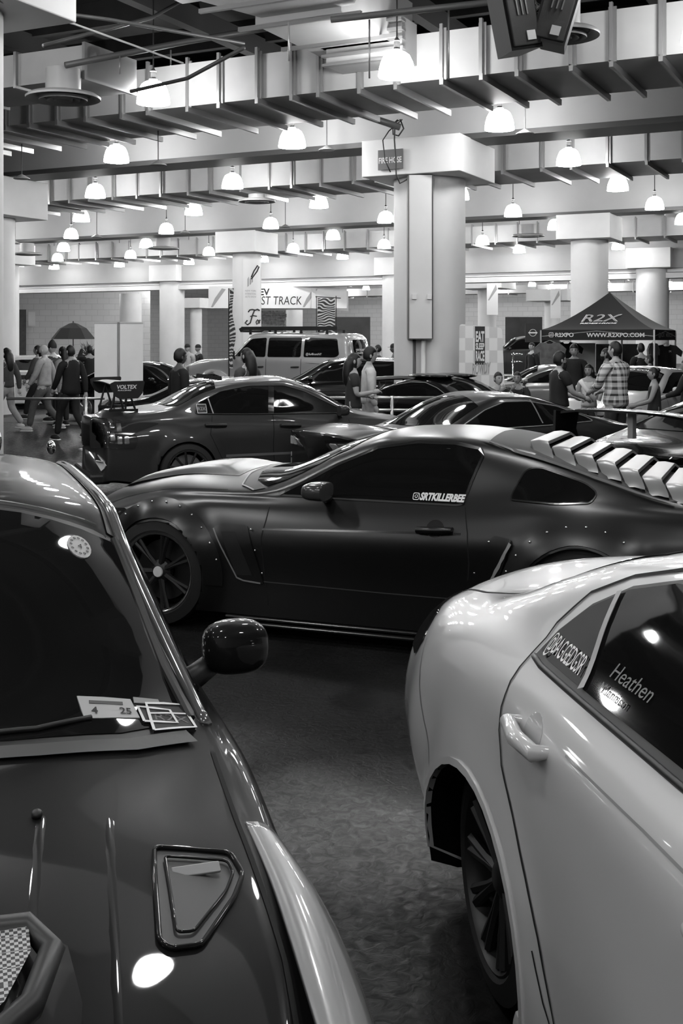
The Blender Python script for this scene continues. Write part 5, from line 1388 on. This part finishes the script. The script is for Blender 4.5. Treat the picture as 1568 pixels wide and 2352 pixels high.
def plaid():
    m = bpy.data.materials.new('plaid_flannel'); m.use_nodes = True; nt = m.node_tree; b = nt.nodes['Principled BSDF']
    tc = nt.nodes.new('ShaderNodeTexCoord'); sp = nt.nodes.new('ShaderNodeSeparateXYZ'); nt.links.new(tc.outputs['Object'], sp.inputs[0])
    def bands(sock, sc, lo, w):
        a = nt.nodes.new('ShaderNodeMath'); a.operation = 'MULTIPLY'; a.inputs[1].default_value = sc; nt.links.new(sock, a.inputs[0])
        f = nt.nodes.new('ShaderNodeMath'); f.operation = 'FRACT'; nt.links.new(a.outputs[0], f.inputs[0])
        l = nt.nodes.new('ShaderNodeMath'); l.operation = 'LESS_THAN'; l.inputs[1].default_value = w; nt.links.new(f.outputs[0], l.inputs[0])
        m_ = nt.nodes.new('ShaderNodeMath'); m_.operation = 'MULTIPLY'; m_.inputs[1].default_value = lo; nt.links.new(l.outputs[0], m_.inputs[0]); return m_.outputs[0]
    s = bands(sp.outputs['Z'], 10.5, .38, .38); s2 = bands(sp.outputs['Z'], 25.5, .12, .2)
    h = nt.nodes.new('ShaderNodeMath'); h.operation = 'ADD'; nt.links.new(sp.outputs['X'], h.inputs[0]); nt.links.new(sp.outputs['Y'], h.inputs[1])
    s3 = bands(h.outputs[0], 12, .28, .42)
    cur = None
    for q in (s, s2, s3):
        n = nt.nodes.new('ShaderNodeMath'); n.operation = 'SUBTRACT'
        if cur is None: n.inputs[0].default_value = .72
        else: nt.links.new(cur, n.inputs[0])
        nt.links.new(q, n.inputs[1]); cur = n.outputs[0]
    c = nt.nodes.new('ShaderNodeMath'); c.operation = 'MAXIMUM'; c.inputs[1].default_value = .012; nt.links.new(cur, c.inputs[0])
    nt.links.new(c.outputs[0], b.inputs['Base Color']); b.inputs['Roughness'].default_value = .9
    return m
person('bald bearded man in light hoodie and jeans walking left behind the rail', 102, 23.6, 78, 1.77, 'walk', .33, .09, .42, 'bald', 'long', beard=True, shoes=.5, bulk=1.08)
person('person in black beanie and dark jacket behind the bald man', 122, 26.5, 70, 1.80, 'stand', .03, .015, .42, 'beanie', 'long')
person('man in long black coat walking away, nearest of the walkers at left', 163, 21.4, 50, 1.77, 'walk', .006, .010, .28, 'fade', 'long', coat=True, bulk=1.15, shoes=.015)
person('long haired person in patterned light top among the walkers', 145, 25.2, 60, 1.72, 'stand', .2, .02, .28, 'long', 'long')
person('person in black raising a phone before the white double banner', 206, 29, 30, 1.74, 'up', .008, .012, .28, 'short', 'long')
person('walker mostly hidden by the left column, pale trousers and white shoes', 16, 23.8, 60, 1.7, 'walk', .05, .3, .42, 'long', 'long', shoes=.6)
person('dark walker following the bald man, legs seen behind him', 88, 27.4, 80, 1.74, 'walk', .05, .015, .28, 'short', 'long')
person('man with short curly hair and black top behind the grey saloon roof', 412, 17.5, -55, 1.72, 'stand', .008, .02, .10, 'top', 'long')
person('woman with long dark hair in padded vest behind the grey saloon', 568, 17.1, 55, 1.74, 'stand', .05, .03, .42, 'long', 'long', bulk=1.15)
person('man in dark cap and white shirt far behind, near the wagon bonnet', 431, 36, 160, 1.74, 'stand', .5, .04, .42, 'cap', 'short')
person('man in backwards cap leaning by the wagon bonnet', 456, 37.5, 120, 1.72, 'stand', .02, .04, .28, 'capback', 'short')
a, M_, s_ = person('woman with long hair in dark tee looking at her phone', 811, 16.6, -85, 1.67, 'phone', .03, .12, .42, 'long', 'short')
in_hand(a, (.02, .40, 1.17), 'phone', 'dark phone held by the long haired woman', 'phone', MB().box((0, 0, 0), (.075, .012, .15), RX(radians(-50)), .006), m_black)
person('man in open pale shirt over white tee beside the woman with a phone', 847, 17.25, -80, 1.75, 'stand', .62, .35, .42, 'top', 'long', bulk=1.0)
person('man in grey tee facing left, in front of the far column', 869, 32, 75, 1.74, 'stand', .10, .01, .28, 'short', 'short')
person('man in black cap and pale sleeveless shirt beside the large column', 906, 31, 80, 1.76, 'stand', .4, .02, .10, 'cap', 'none')
person('man seated with hand at his face, left one of the seated pair', 1143, 21.0, -160, 1.75, 'sit', .02, .02, .42, 'short', 'short', z0=-.47)
person('seated person covering the face, right one of the seated pair', 1188, 21.9, 160, 1.72, 'sit', .02, .02, .28, 'short', 'short', z0=-.46)
b_, M_, s_ = person('bearded man with glasses in dark polo handing something over', 1283, 17.0, -72, 1.68, 'give', .012, .012, .42, 'top', 'short', beard=True, glasses=True, bulk=1.12)
person('tall man in plaid flannel shirt seen from behind', 1414, 16.9, 34, 1.84, 'give', .5, .02, .42, 'short', 'long', topm=plaid(), coat=True, bulk=1.15, look=14)
c_, M_, s_ = person('dark haired woman holding paper rolls between the two men', 1352, 19.0, 150, 1.46, 'phone', .55, .02, .28, 'long', 'none')
for k, (dx, dz, ry) in enumerate(((-.10, 1.05, -35), (.06, 1.12, 10), (.14, 1.08, 18))):
    o = MB().tube([(0, 0, -.2), (0, 0, .2)], .035, 12).build('paper_roll', m_white, None, True); o.matrix_world = T(c_.location.x+dx-.02, c_.location.y-.45, dz) @ RY(radians(ry))
    tag(o, ['white paper roll tilted left in front of the woman', 'upright white paper roll in the middle of the bundle', 'white paper roll leaning right in the bundle'][k], 'paper roll')
person('woman with tied dark hair in sleeveless dark top facing left', 1502, 17.6, 82, 1.44, 'give', .02, .02, .28, 'bun', 'none')
person('man with dark hair smiling behind the bearded man', 1318, 22.5, 165, 1.78, 'stand', .01, .02, .28, 'top', 'long', bulk=1.1)
person('bearded man in grey tee seen past the plaid shirt', 1393, 23.0, 70, 1.70, 'stand', .12, .02, .28, 'short', 'short', beard=True)
person('man with cropped hair and black shirt under the tent, back turned', 1472, 26, 10, 1.80, 'stand', .01, .02, .42, 'fade', 'short')
person('person in black bending over the table under the tent', 1492, 24.8, 60, 1.55, 'give', .008, .01, .28, 'short', 'long', bulk=1.2)
person('dark dressed person cut by the right picture edge', 1577, 19.0, 60, 1.55, 'give', .01, .01, .28, 'short', 'long')
person('dark clothed visitor in the shadow left of the tent', 1222, 34, 120, 1.8, 'stand', .01, .01, .42, 'short', 'long')
# ------------------------------------------------------------------ tent
fu = Vector((.897, -.442, 0)); fv = Vector((.442, .897, 0))
t = thing('canopy_tent', 'black pop-up canopy tent with white lettering, right of the large column', 'tent', (5.41, 31.3, 0), YAW)
L = 3.02
m_can = mat('black_canopy', .010, .75)
z0, z1, zp = 1.87, 2.15, 3.2
n = 10; vs = []; C_ = (L/2, L/2)
def roofpt(a, q):  # a: corner polygon position, q 0 edge..1 peak
    x, y = a; k = q; px = x+(C_[0]-x)*k; py = y+(C_[1]-y)*k
    return Vector((px, py, z1+(zp-z1)*(k**1.45*.75+k*.25)))
cor = [(0, 0), (L, 0), (L, L), (0, L)]
mb = MB()
for i in range(4):
    A, B_ = cor[i], cor[(i+1) % 4]; g = []
    for j in range(n+1):
        q = j/n
        for k in range(9):
            e = k/8; p = roofpt((A[0]+(B_[0]-A[0])*e, A[1]+(B_[1]-A[1])*e), q); p.z -= .05*sin(pi*e)*(1-q)*q*2; g.append(p)
    mb.add(g, [(j*9+k, j*9+k+1, (j+1)*9+k+1, (j+1)*9+k) for j in range(n) for k in range(8)])
mb.build('canopy_roof', m_can, t, True, 40)
for i in range(4):
    A, B_ = cor[i], cor[(i+1) % 4]
    mb = MB(); mb.add([(A[0], A[1], z0), (B_[0], B_[1], z0), (B_[0], B_[1], z1), (A[0], A[1], z1)], [(0, 1, 2, 3)]); o = mb.build('valance', m_can, t)
    if i == 0:
        place_text('lettering', 'R2XPO', m_white, o, (.40, -.012, z0+.09), (1, 0, 0), (0, 0, 1), .11, .50, bold=.03)
        place_text('lettering', 'WWW.R2XPO.COM', m_white, o, (1.25, -.012, z0+.085), (1, 0, 0), (0, 0, 1), .11, 1.52, bold=.03)
        insta('lettering', m_white, o, lambda a, b: Vector((a, -.012, b)), .22, z0+.08, .13)
    if i == 1: place_text('lettering', '@R2X  MERCH', m_grey, o, (L+.012, .5, z0+.09), (0, 1, 0), (0, 0, 1), .11, 2.0, bold=.03)
sl = (zp-z1)*.72/(L/2)
for dz, hh, sx, b in ((.0, .27, 1.12, .06), (.0, .0, 0, 0)):
    if hh: 
        o = place_text('lettering', 'R2X', m_white, t, (.98, .46, z1+.22), (1, 0, 0), (0, .78, .62), .34, 1.06, bold=.0, shear=.2)
        o = place_text('lettering', 'R2X', m_grey, t, (1.01, .445, z1+.235), (1, 0, 0), (0, .78, .62), .31, 1.0, bold=.0, shear=.2)
place_text('lettering', 'RIDES+RIOS', m_white, t, (.97, .36, z1+.16), (1, 0, 0), (0, .80, .6), .055, 1.0, bold=.04, shear=.2)
for (x, y) in cor+[(L/2, L)]:
    MB().box((x, y, z1/2), (.04, .04, z1-.02)).build('tent_leg', m_steel, t)
for i in range(4):
    A, B_ = cor[i], cor[(i+1) % 4]; mb = MB()
    mb.tube([(A[0], A[1], z0+.1), ((A[0]+B_[0])/2, (A[1]+B_[1])/2, z1-.04), (B_[0], B_[1], z0+.1)], .012, 5); mb.build('truss_bar', m_steel, t)

def tent_at(a, b, z): return Vector((5.41, 31.3, 0))+fu*a+fv*b+Vector((0, 0, z))
def tshirt(name, label, p, rz, g, w=.5, h=.75, logo=None):
    tt = thing(name, label, 't-shirt', p, rz, 'shirts hung from the tent')
    P = [(-.25*w/.5, -h), (.25*w/.5, -h), (.26*w/.5, -.25), (.40*w/.5, -.33), (.44*w/.5, -.18), (.26*w/.5, -.02), (.1, 0), (.06, -.04), (-.06, -.04), (-.1, 0), (-.26*w/.5, -.02), (-.44*w/.5, -.18), (-.40*w/.5, -.33), (-.26*w/.5, -.25)]
    MB().prism(P, .05, Matrix(((1, 0, 0, 0), (0, 0, -1, .025), (0, 1, 0, 0), (0, 0, 0, 1)))).build('fabric', mat('tee_%03d' % int(g*1000), g, .85, var=.3, scale=6, bump=.4, bscale=9), tt)
    MB().tube([(-.18, 0, -.02), (0, 0, .05), (.18, 0, -.02)], .006, 5).build('hanger', m_steel, tt)
    if logo: place_text('print', logo, m_white, tt, (.05, -.04, -.2), (1, 0, 0), (0, 0, 1), .05, .08)
tshirt('hanging_shirt', 'grey t-shirt hanging at the left front pole of the tent', W(1262, 786, 30.8), YAW*0, .14)
tshirt('hanging_shirt', 'black t-shirt with small chest print hanging at the right side of the tent', W(1530, 792, 31.5), 0, .008, .5, .78, '2K')
tshirt('hanging_shirt', 'grey t-shirt beside the right front pole of the tent', W(1500, 788, 30.6), radians(55), .2)
tshirt('hanging_shirt', 'black t-shirt behind the grey one at the tent left', W(1300, 786, 32.6), 0, .008, .55)
tb = thing('folding_table', 'white clothed table under the tent in front of the banner saloon', 'table', (6.0, 23.6, 0), YAW*.6)
MB().box((0, 0, .93), (2.3, .7, .04), None, .01).build('table_top', m_white, tb); MB().box((0, 0, .47), (2.26, .66, .9), None, .02).build('table_cloth', mat('white_cloth', .55, .8), tb)
wp = MB().hexa([W(1325, 872, 33.6), W(1367, 872, 33.6), W(1367, 872, 33.7), W(1325, 872, 33.7), W(1319, 788, 33.6), W(1367, 788, 33.6), W(1367, 788, 33.7), W(1319, 788, 33.7)]).build('blank_board', m_wall); tag(wp, 'pale blank panel standing behind the tent', 'panel')
bx = MB().hexa([W(1368, 880, 34), W(1470, 880, 34), W(1470, 880, 36), W(1368, 880, 36), W(1368, 790, 34), W(1470, 790, 34), W(1470, 790, 36), W(1368, 790, 36)]).build('display_case', mat('case_dark', .03, .5, var=.5, scale=3)); tag(bx, 'dark display case behind the tent, left of the cropped hair man', 'case')

# ------------------------------------------------------------------ checkered banner stand
t = thing('curved_banner', 'tall rounded checkered banner reading EAT SLEEP RACE, leaning by the large column', 'banner', (2.70, 22.3, 0), radians(-8))
m_chk = check_mat('soft_check_print', .84, .66, 6.5, 4.2)
BW, BH = .84, 2.18; P = round_poly([(-BW/2-.02, 0), (BW/2+.06, 0), (BW/2-.02, BH-.08), (-BW/2, BH)], .07, 6)
MB().prism(P, .05, Matrix(((1, 0, 0, 0), (0, 0, -1, .025), (0, 1, 0, 0), (0, 0, 0, 1)))).build('banner_face', m_chk, t)
MB().box((-.025, -.03, 1.76), (.19, .006, .74)).build('print_strip', m_darkp, t)
for s_, z_, h_ in (('EAT', 1.84, .20), ('SLEEP', 1.69, .12), ('RACE', 1.47, .19)): place_text('lettering', s_, m_white, t, (-.105, -.035, z_), (1, 0, 0), (0, 0, 1), h_, .165, bold=.04)
place_text('lettering', 'ROWDY', m_grey, t, (-.17, -.035, 1.20), (1, 0, .08), (-.05, 0, 1), .22, .36, bold=.02, shear=.25)

# ------------------------------------------------------------------ white double banner, backs turned
for k, (x0, lab) in enumerate(((217, 'left half of the tall white banner pair behind the saloon wing'), (273, 'right half of the tall white banner pair behind the saloon wing'))):
    Yb = 21.6; X0 = (x0-784)/2650*Yb; t = thing('roll_up_banner', lab, 'banner', (X0, Yb, 0), 0, 'white banner pair')
    w_ = .45
    MB().box((w_/2, 0, 1.1), (w_, .012, 2.16)).build('banner_cloth', mat('banner_back', .85, .7, var=.04, scale=2), t)
    MB().box((w_/2, 0, 2.19), (w_+.01, .03, .03)).build('top_rail', m_steel, t); MB().box((w_/2, .02, .04), (w_, .2, .07)).build('base', m_steel, t)
    MB().tube([(w_-.01 if k == 0 else .01, -.02, .05), (w_-.01 if k == 0 else .01, -.02, 2.2)], .01, 6).build('pole', m_steel, t)
    if k == 0: MB().box((w_-.02, -.035, .92), (.035, .02, .1)).build('clip', m_black, t)

# ------------------------------------------------------------------ patterned flags
def stripes_mat():
    m = bpy.data.materials.new('arc_stripe_print'); m.use_nodes = True; nt = m.node_tree; b = nt.nodes['Principled BSDF']
    tc = nt.nodes.new('ShaderNodeTexCoord'); mp = nt.nodes.new('ShaderNodeMapping'); mp.inputs['Scale'].default_value = (1, 1, .8)
    wv = nt.nodes.new('ShaderNodeTexWave'); wv.wave_type = 'RINGS'; wv.rings_direction = 'SPHERICAL'; wv.inputs['Scale'].default_value = 4.5; wv.inputs['Distortion'].default_value = 9; wv.inputs['Detail'].default_value = 0; wv.inputs['Detail Scale'].default_value = .8
    cr = nt.nodes.new('ShaderNodeMath'); cr.operation = 'GREATER_THAN'; cr.inputs[1].default_value = .62
    mx = nt.nodes.new('ShaderNodeMapRange'); mx.inputs['To Min'].default_value = .045; mx.inputs['To Max'].default_value = .62
    nt.links.new(tc.outputs['Object'], mp.inputs[0]); nt.links.new(mp.outputs[0], wv.inputs['Vector']); nt.links.new(wv.outputs['Fac'], cr.inputs[0]); nt.links.new(cr.outputs[0], mx.inputs['Value']); nt.links.new(mx.outputs['Result'], b.inputs['Base Color']); b.inputs['Roughness'].default_value = .8
    return m
m_arc = stripes_mat()
t = thing('patterned_flag', 'narrow dark flag with white arc pattern on a tall pole before the column banner', 'flag', at(531, 27.4)+(0,), 0)
MB().tube([(-.06, 0, 0), (-.06, 0, 3.1)], .014, 6).build('pole', m_black, t)
vs = []; nz = 36
for i in range(nz+1):
    z = 1.2+1.9*i/nz; w_ = .11+.03*sin(z*4)
    for k in range(6): vs.append((-.05+w_*k/5+.015*sin(z*7), .02*sin(k*2+z*5), z))
MB().add(vs, [(i*6+k, i*6+k+1, (i+1)*6+k+1, (i+1)*6+k) for i in range(nz) for k in range(5)]).build('flag_cloth', m_arc, t, True)
t = thing('patterned_flag', 'wide dark flag with white arcs in a wire frame above the wagon roof', 'flag', at(750, 36.5)+(0,), radians(-10))
for x in (-.33, .30): MB().tube([(x, 0, 0), (x, 0, 3.27)], .014, 6).build('pole', m_black, t)
MB().tube([(-.36, 0, 3.25), (.45, 0, 3.2)], .014, 6).build('crossbar', m_black, t)
MB().box((-.01, -.02, 2.55), (.56, .012, 1.3)).build('flag_cloth', m_arc, t)

# ------------------------------------------------------------------ hall sign and column wraps
t = thing('hanging_sign', 'long white overhead sign reading EV TEST TRACK at the back', 'sign', W(480, 708, 58), 0)
MB().box((3.45, 0, .55), (6.95, .12, 1.10)).build('sign_board', m_white, t)
MB().hexa([(5.15, -.2, -.0), (7.0, .9, -.12), (7.0, .98, -.12), (5.15, -.12, 0), (5.15, -.2, 1.05), (7.0, .9, .90), (7.0, .98, .90), (5.15, -.12, 1.05)]).build('sign_wing', m_white, t)
place_text('lettering', 'EV', m_darkp, t, (2.55, -.07, .66), (1, 0, 0), (0, 0, 1), .34, .5, bold=.03)
place_text('lettering', 'TEST TRACK', m_darkp, t, (2.15, -.07, .18), (1, 0, 0), (0, 0, 1), .44, 2.5, shear=.1)
for x in (.1, 4.7): MB().add([(x, -.07, .05), (x+.1, -.07, .05), (x+.75, -.07, .95), (x+.55, -.07, 1.0), (x+.2, -.07, .5)], [(0, 1, 2, 3, 4)]).build('print_motif', m_grey, t)
ci = (T(*colC.location) @ RZ(YAW)).inverted()
rC = .547
def wrapC(s_, z):   # s_ metres along the shaft surface from the point facing the camera
    a = radians(-90)+s_/rC
    cw_ = colC.location; v = Vector((cw_.x, cw_.y, 0)); tocam = atan2(-cw_.y, -cw_.x)
    ang = tocam+s_/rC
    return ci @ Vector((cw_.x+cos(ang)*(rC+.01), cw_.y+sin(ang)*(rC+.01), z))
bn_ = MB(); n = 16; vs = []
for i in range(n+1):
    for z in (1.6, 4.9): vs.append(wrapC(-.14+.78*i/n, z))
bn_.add(vs, [(2*i, 2*i+2, 2*i+3, 2*i+1) for i in range(n)]); bn_.build('banner_wrap', m_white, colC, True)
def wt(s_, x, z, h, w=None, m=m_darkp, **k):
    vs, fs, w0 = text_mesh(s_, **k); sx = w/w0 if w else h
    cw_ = colC.location; tocam = atan2(-cw_.y, -cw_.x)
    def q(a, b):
        ang = tocam+(x+a*sx)/rC; return ci @ Vector((cw_.x+cos(ang)*(rC+.02), cw_.y+sin(ang)*(rC+.02), z+b*h))
    return obj('lettering', [q(a, b) for a, b in vs], fs, m, colC)
for i, s_ in enumerate(('NEW YORK', 'INTERNATIONAL', 'AUTO SHOW')): wt(s_, -.06, 3.68-.11*i, .07, .42, m_grey)
cw_ = colC.location; tocam = atan2(-cw_.y, -cw_.x)
def cpt(s_, z, o=.025): ang = tocam+s_/rC; return ci @ Vector((cw_.x+cos(ang)*(rC+o), cw_.y+sin(ang)*(rC+o), z))
# script word on the wrap: drawn as brush strokes
def stroke(pts, r): MB().tube([cpt(a, b) for a, b in pts], r, 6).build('script_stroke', m_darkp, colC, True)
stroke([(.02, 2.62), (-.06, 2.52), (.02, 2.45), (.12, 2.52), (.20, 2.80), (.28, 2.98), (.42, 3.03), (.52, 2.99)], .028)
stroke([(.05, 2.92), (.10, 3.0), (.2, 3.02), (.3, 3.0)], .024); stroke([(.12, 2.76), (.25, 2.79), (.38, 2.77)], .02)
stroke([(.40, 2.62), (.35, 2.55), (.38, 2.47), (.45, 2.50), (.47, 2.60), (.41, 2.64), (.50, 2.60)], .02)
stroke([(.53, 2.50), (.55, 2.64), (.60, 2.62)], .02)
for i, (a, b, c) in enumerate(((.02, 4.05, .30), (.10, 4.12, .22), (.17, 4.2, .2))):
    MB().add([cpt(a, b-.2), cpt(a+.05, b-.15), cpt(a+.05, b+c-.1), cpt(a, b+c-.2)], [(0, 1, 2, 3)]).build('skyline_print', m_grey, colC)
stroke([(.16, 4.15), (.40, 4.45), (.50, 4.62), (.42, 4.66), (.26, 4.45), (.16, 4.22)], .025)
for (px, Y, zb, label) in ((1128, 65, 698, 'city poster on the far column above the checkered banner'), (1274, 71, 706, 'city poster on the far column left of the tent peak')):
    t = thing('column_poster', label, 'poster', W(px-10, zb+25, Y-.75), 0)
    MB().box((.3, 0, .9), (.62, .03, 1.8)).build('poster_sheet', m_white, t); MB().add([(.05, -.03, .8), (.12, -.03, .8), (.55, -.03, 1.4), (.5, -.03, 1.7)], [(0, 1, 2, 3)]).build('print_motif', m_grey, t)

# stone patterned screen
t = thing('stone_panel', 'stacked stone wall panel seen between the column banner and far column', 'wall panel', W(597, 748, 62), 0)
MB().box((.68, 0, .42), (1.36, .08, .82)).build('backing', m_grey, t)
for x in (.1, 1.26): MB().box((x, .06, -1.1), (.06, .06, 3.1)).build('support', m_grey, t)
mb = MB()
for r in range(9):
    x = 0
    while x < 1.3:
        w_ = R.uniform(.08, .28); mb.box((min(x+w_/2, 1.3), -.05-R.random()*.02, .05+r*.09), (w_*.94, .05, .075)); x += w_
mb.build('stone_facing', mat('stone', .2, .9, var=.6, scale=9), t)

# ------------------------------------------------------------------ rails, carts, barriers, umbrella
def rail(name, label, pts, zs, posts, group=None, foot=True):
    c = Vector((pts[0][0], pts[0][1], 0)); t = thing(name, label, 'barrier', c, 0, group)
    for z in zs: MB().tube([Vector((p[0], p[1], z))-c for p in pts], .024, 10).build('rail_bar', m_steel, t, True)
    for p in posts:
        MB().tube([Vector((p[0], p[1], 0))-c, Vector((p[0], p[1], zs[0]+.03))-c], .026, 10).build('post', m_steel, t, True)
        MB().lathe([(.001, .02), (.13, .02), (.14, 0)], 20, T(p[0]-c.x, p[1]-c.y, 0)).build('post_foot', m_steel, t)
rail('barrier_rail', 'steel rail on a post in front of the walkers at left', [at(15, 19.6), at(197, 19.6), at(240, 19.7)], [.87], [at(197, 19.6)])
rail('barrier_rail', 'double steel rail running behind the couple in the middle', [at(735, 17.8), at(1005, 17.8)], [.97, .78], [at(738, 17.8), at(900, 17.8)])
rail('barrier_rail', 'thin steel rail left of the tent pole', [at(1165, 29.1), at(1300, 28.9)], [.91], [at(1168, 29.1)])
t = thing('utility_cart', 'white boxy utility cart behind the walkers at left', 'cart', at(65, 31.8)+(0,), radians(8))
MB().box((0, 0, .40), (1.25, .8, .52), None, .03).build('lower_body', m_white, t); MB().box((0, 0, .86), (1.2, .75, .34), None, .03).build('upper_body', m_white, t)
MB().box((.12, -.385, .86), (.7, .02, .12)).build('dark_slot', m_black, t); MB().box((.2, -.41, .5), (.16, .02, .14)).build('hatch', m_grey, t)
MB().box((0, -.40, .66), (1.25, .03, .04)).build('bumper_strip', m_steel, t)
for x in (-.45, .45): MB().lathe([(.12, -.04), (.12, .04)], 18, T(x, -.3, .12) @ RX(pi/2)).build('wheel', m_rubber, t)
proto = None
for k in range(4):
    if proto is None:
        proto = thing('water_barrier', 'pale plastic road barrier at the foot of the far block wall', 'barrier', at(30, 70)+(0,), 0, 'plastic barriers by the far wall')
        MB().prism([(-.4, 0), (.4, 0), (.25, .45), (.18, .95), (-.18, .95), (-.25, .45)], 1.4, Matrix(((0, 0, 1, -.7), (1, 0, 0, 0), (0, 1, 0, 0), (0, 0, 0, 1)))).build('barrier_shell', mat('barrier_plastic', .5, .6), proto)
        MB().box((0, -.3, .62), (.9, .1, .16)).build('slot', m_darkp, proto); o = proto
    else: o = copy_tree(proto)
    X, Y = at(30+58*k, 70); o.location = (X, Y, 0)
t = thing('patio_umbrella', 'black open umbrella above the crowd at left', 'umbrella', at(168, 32)+(0,), 0)
vs = []; n = 8
for k in range(n):
    a = 2*pi*k/n
    for q, z in ((1., 1.95), (.6, 2.2), (.2, 2.33)): vs.append((.62*q*cos(a), .62*q*sin(a), z-(.0 if q < 1 else .05)))
vs.append((0, 0, 2.36)); fs = []
for k in range(n):
    j = (k+1) % n
    fs += [(3*k, 3*j, 3*j+1, 3*k+1), (3*k+1, 3*j+1, 3*j+2, 3*k+2), (3*k+2, 3*j+2, 3*n)]
MB().add(vs, fs).build('umbrella_canopy', m_can, t); MB().tube([(0, 0, 0), (0, 0, 2.4)], .015, 6).build('shaft', m_black, t)
t = thing('potted_palm', 'dark leafy plant behind the crowd, left of the white banner pair', 'plant', at(203, 31)+(0,), 0)
MB().lathe([(.16, 0), (.2, .4), (.17, .4)], 16).build('pot', m_black, t, True, 40)
mb = MB()
for k in range(34):
    a = R.uniform(0, 2*pi); e = R.uniform(.5, 1.4); l = R.uniform(.4, .75); P = []
    for j in range(5):
        q = j/4; P.append(Vector((cos(a)*l*q*cos(e), sin(a)*l*q*cos(e), 1.4+.35*R.random()*0+l*q*sin(e)-.25*q*q)))
    mb.tube(P, [.012, .018, .016, .01, .002], 4)
mb.tube([(0, 0, .3), (0, 0, 1.45)], .04, 8)
mb.build('foliage', mat('dark_leaf', .02, .6), t)
t = thing('logo_banner', 'black banner with round ring logo left of the tent', 'banner', W(1205, 786, 44), 0)
MB().box((.3, 0, .36), (.58, .03, .72)).build('cloth', m_darkp, t)
MB().tube([(.3+.13*cos(a), -.03, .36+.13*sin(a)) for a in [2*pi*k/24 for k in range(25)]], .010, 5).build('ring_logo', m_white, t); MB().box((.3, -.03, .36), (.34, .012, .05)).build('logo_bar', m_white, t)
MB().tube([(.3, .03, -1.85), (.3, .03, 0)], .02, 6).build('pole', m_black, t)
for (x, lab) in ((1143, 'camping chair under the left seated person'), (1188, 'camping chair under the right seated person')):
    X, Y = at(x, 21.05 if x < 1150 else 21.95); t = thing('camping_chair', lab, 'chair', (X, Y+.02, 0), 0)
    MB().box((0, 0, .36), (.5, .45, .04)).build('seat', m_darkp, t); MB().box((0, .28, .66), (.5, .04, .6)).build('backrest', m_darkp, t)
    for a in (-.23, .23):
        for b in (-.2, .2): MB().tube([(a, b, 0), (a, b, .36)], .012, 6).build('leg', m_steel, t)
t = thing('chrome_stand', 'chrome display stand in front of the far booth, left of the tent', 'stand', at(1178, 30)+(0,), 0)
MB().tube([(0, 0, 0), (0, 0, 1.55)], .02, 8).build('pole', m_chrome, t, True)
for z in (.85, 1.3, 1.5): MB().lathe([(.001, .03), (.14, .01), (.15, 0), (.001, -.01)], 20, T(.1, 0, z)).build('plate', m_chrome, t, True, 40)
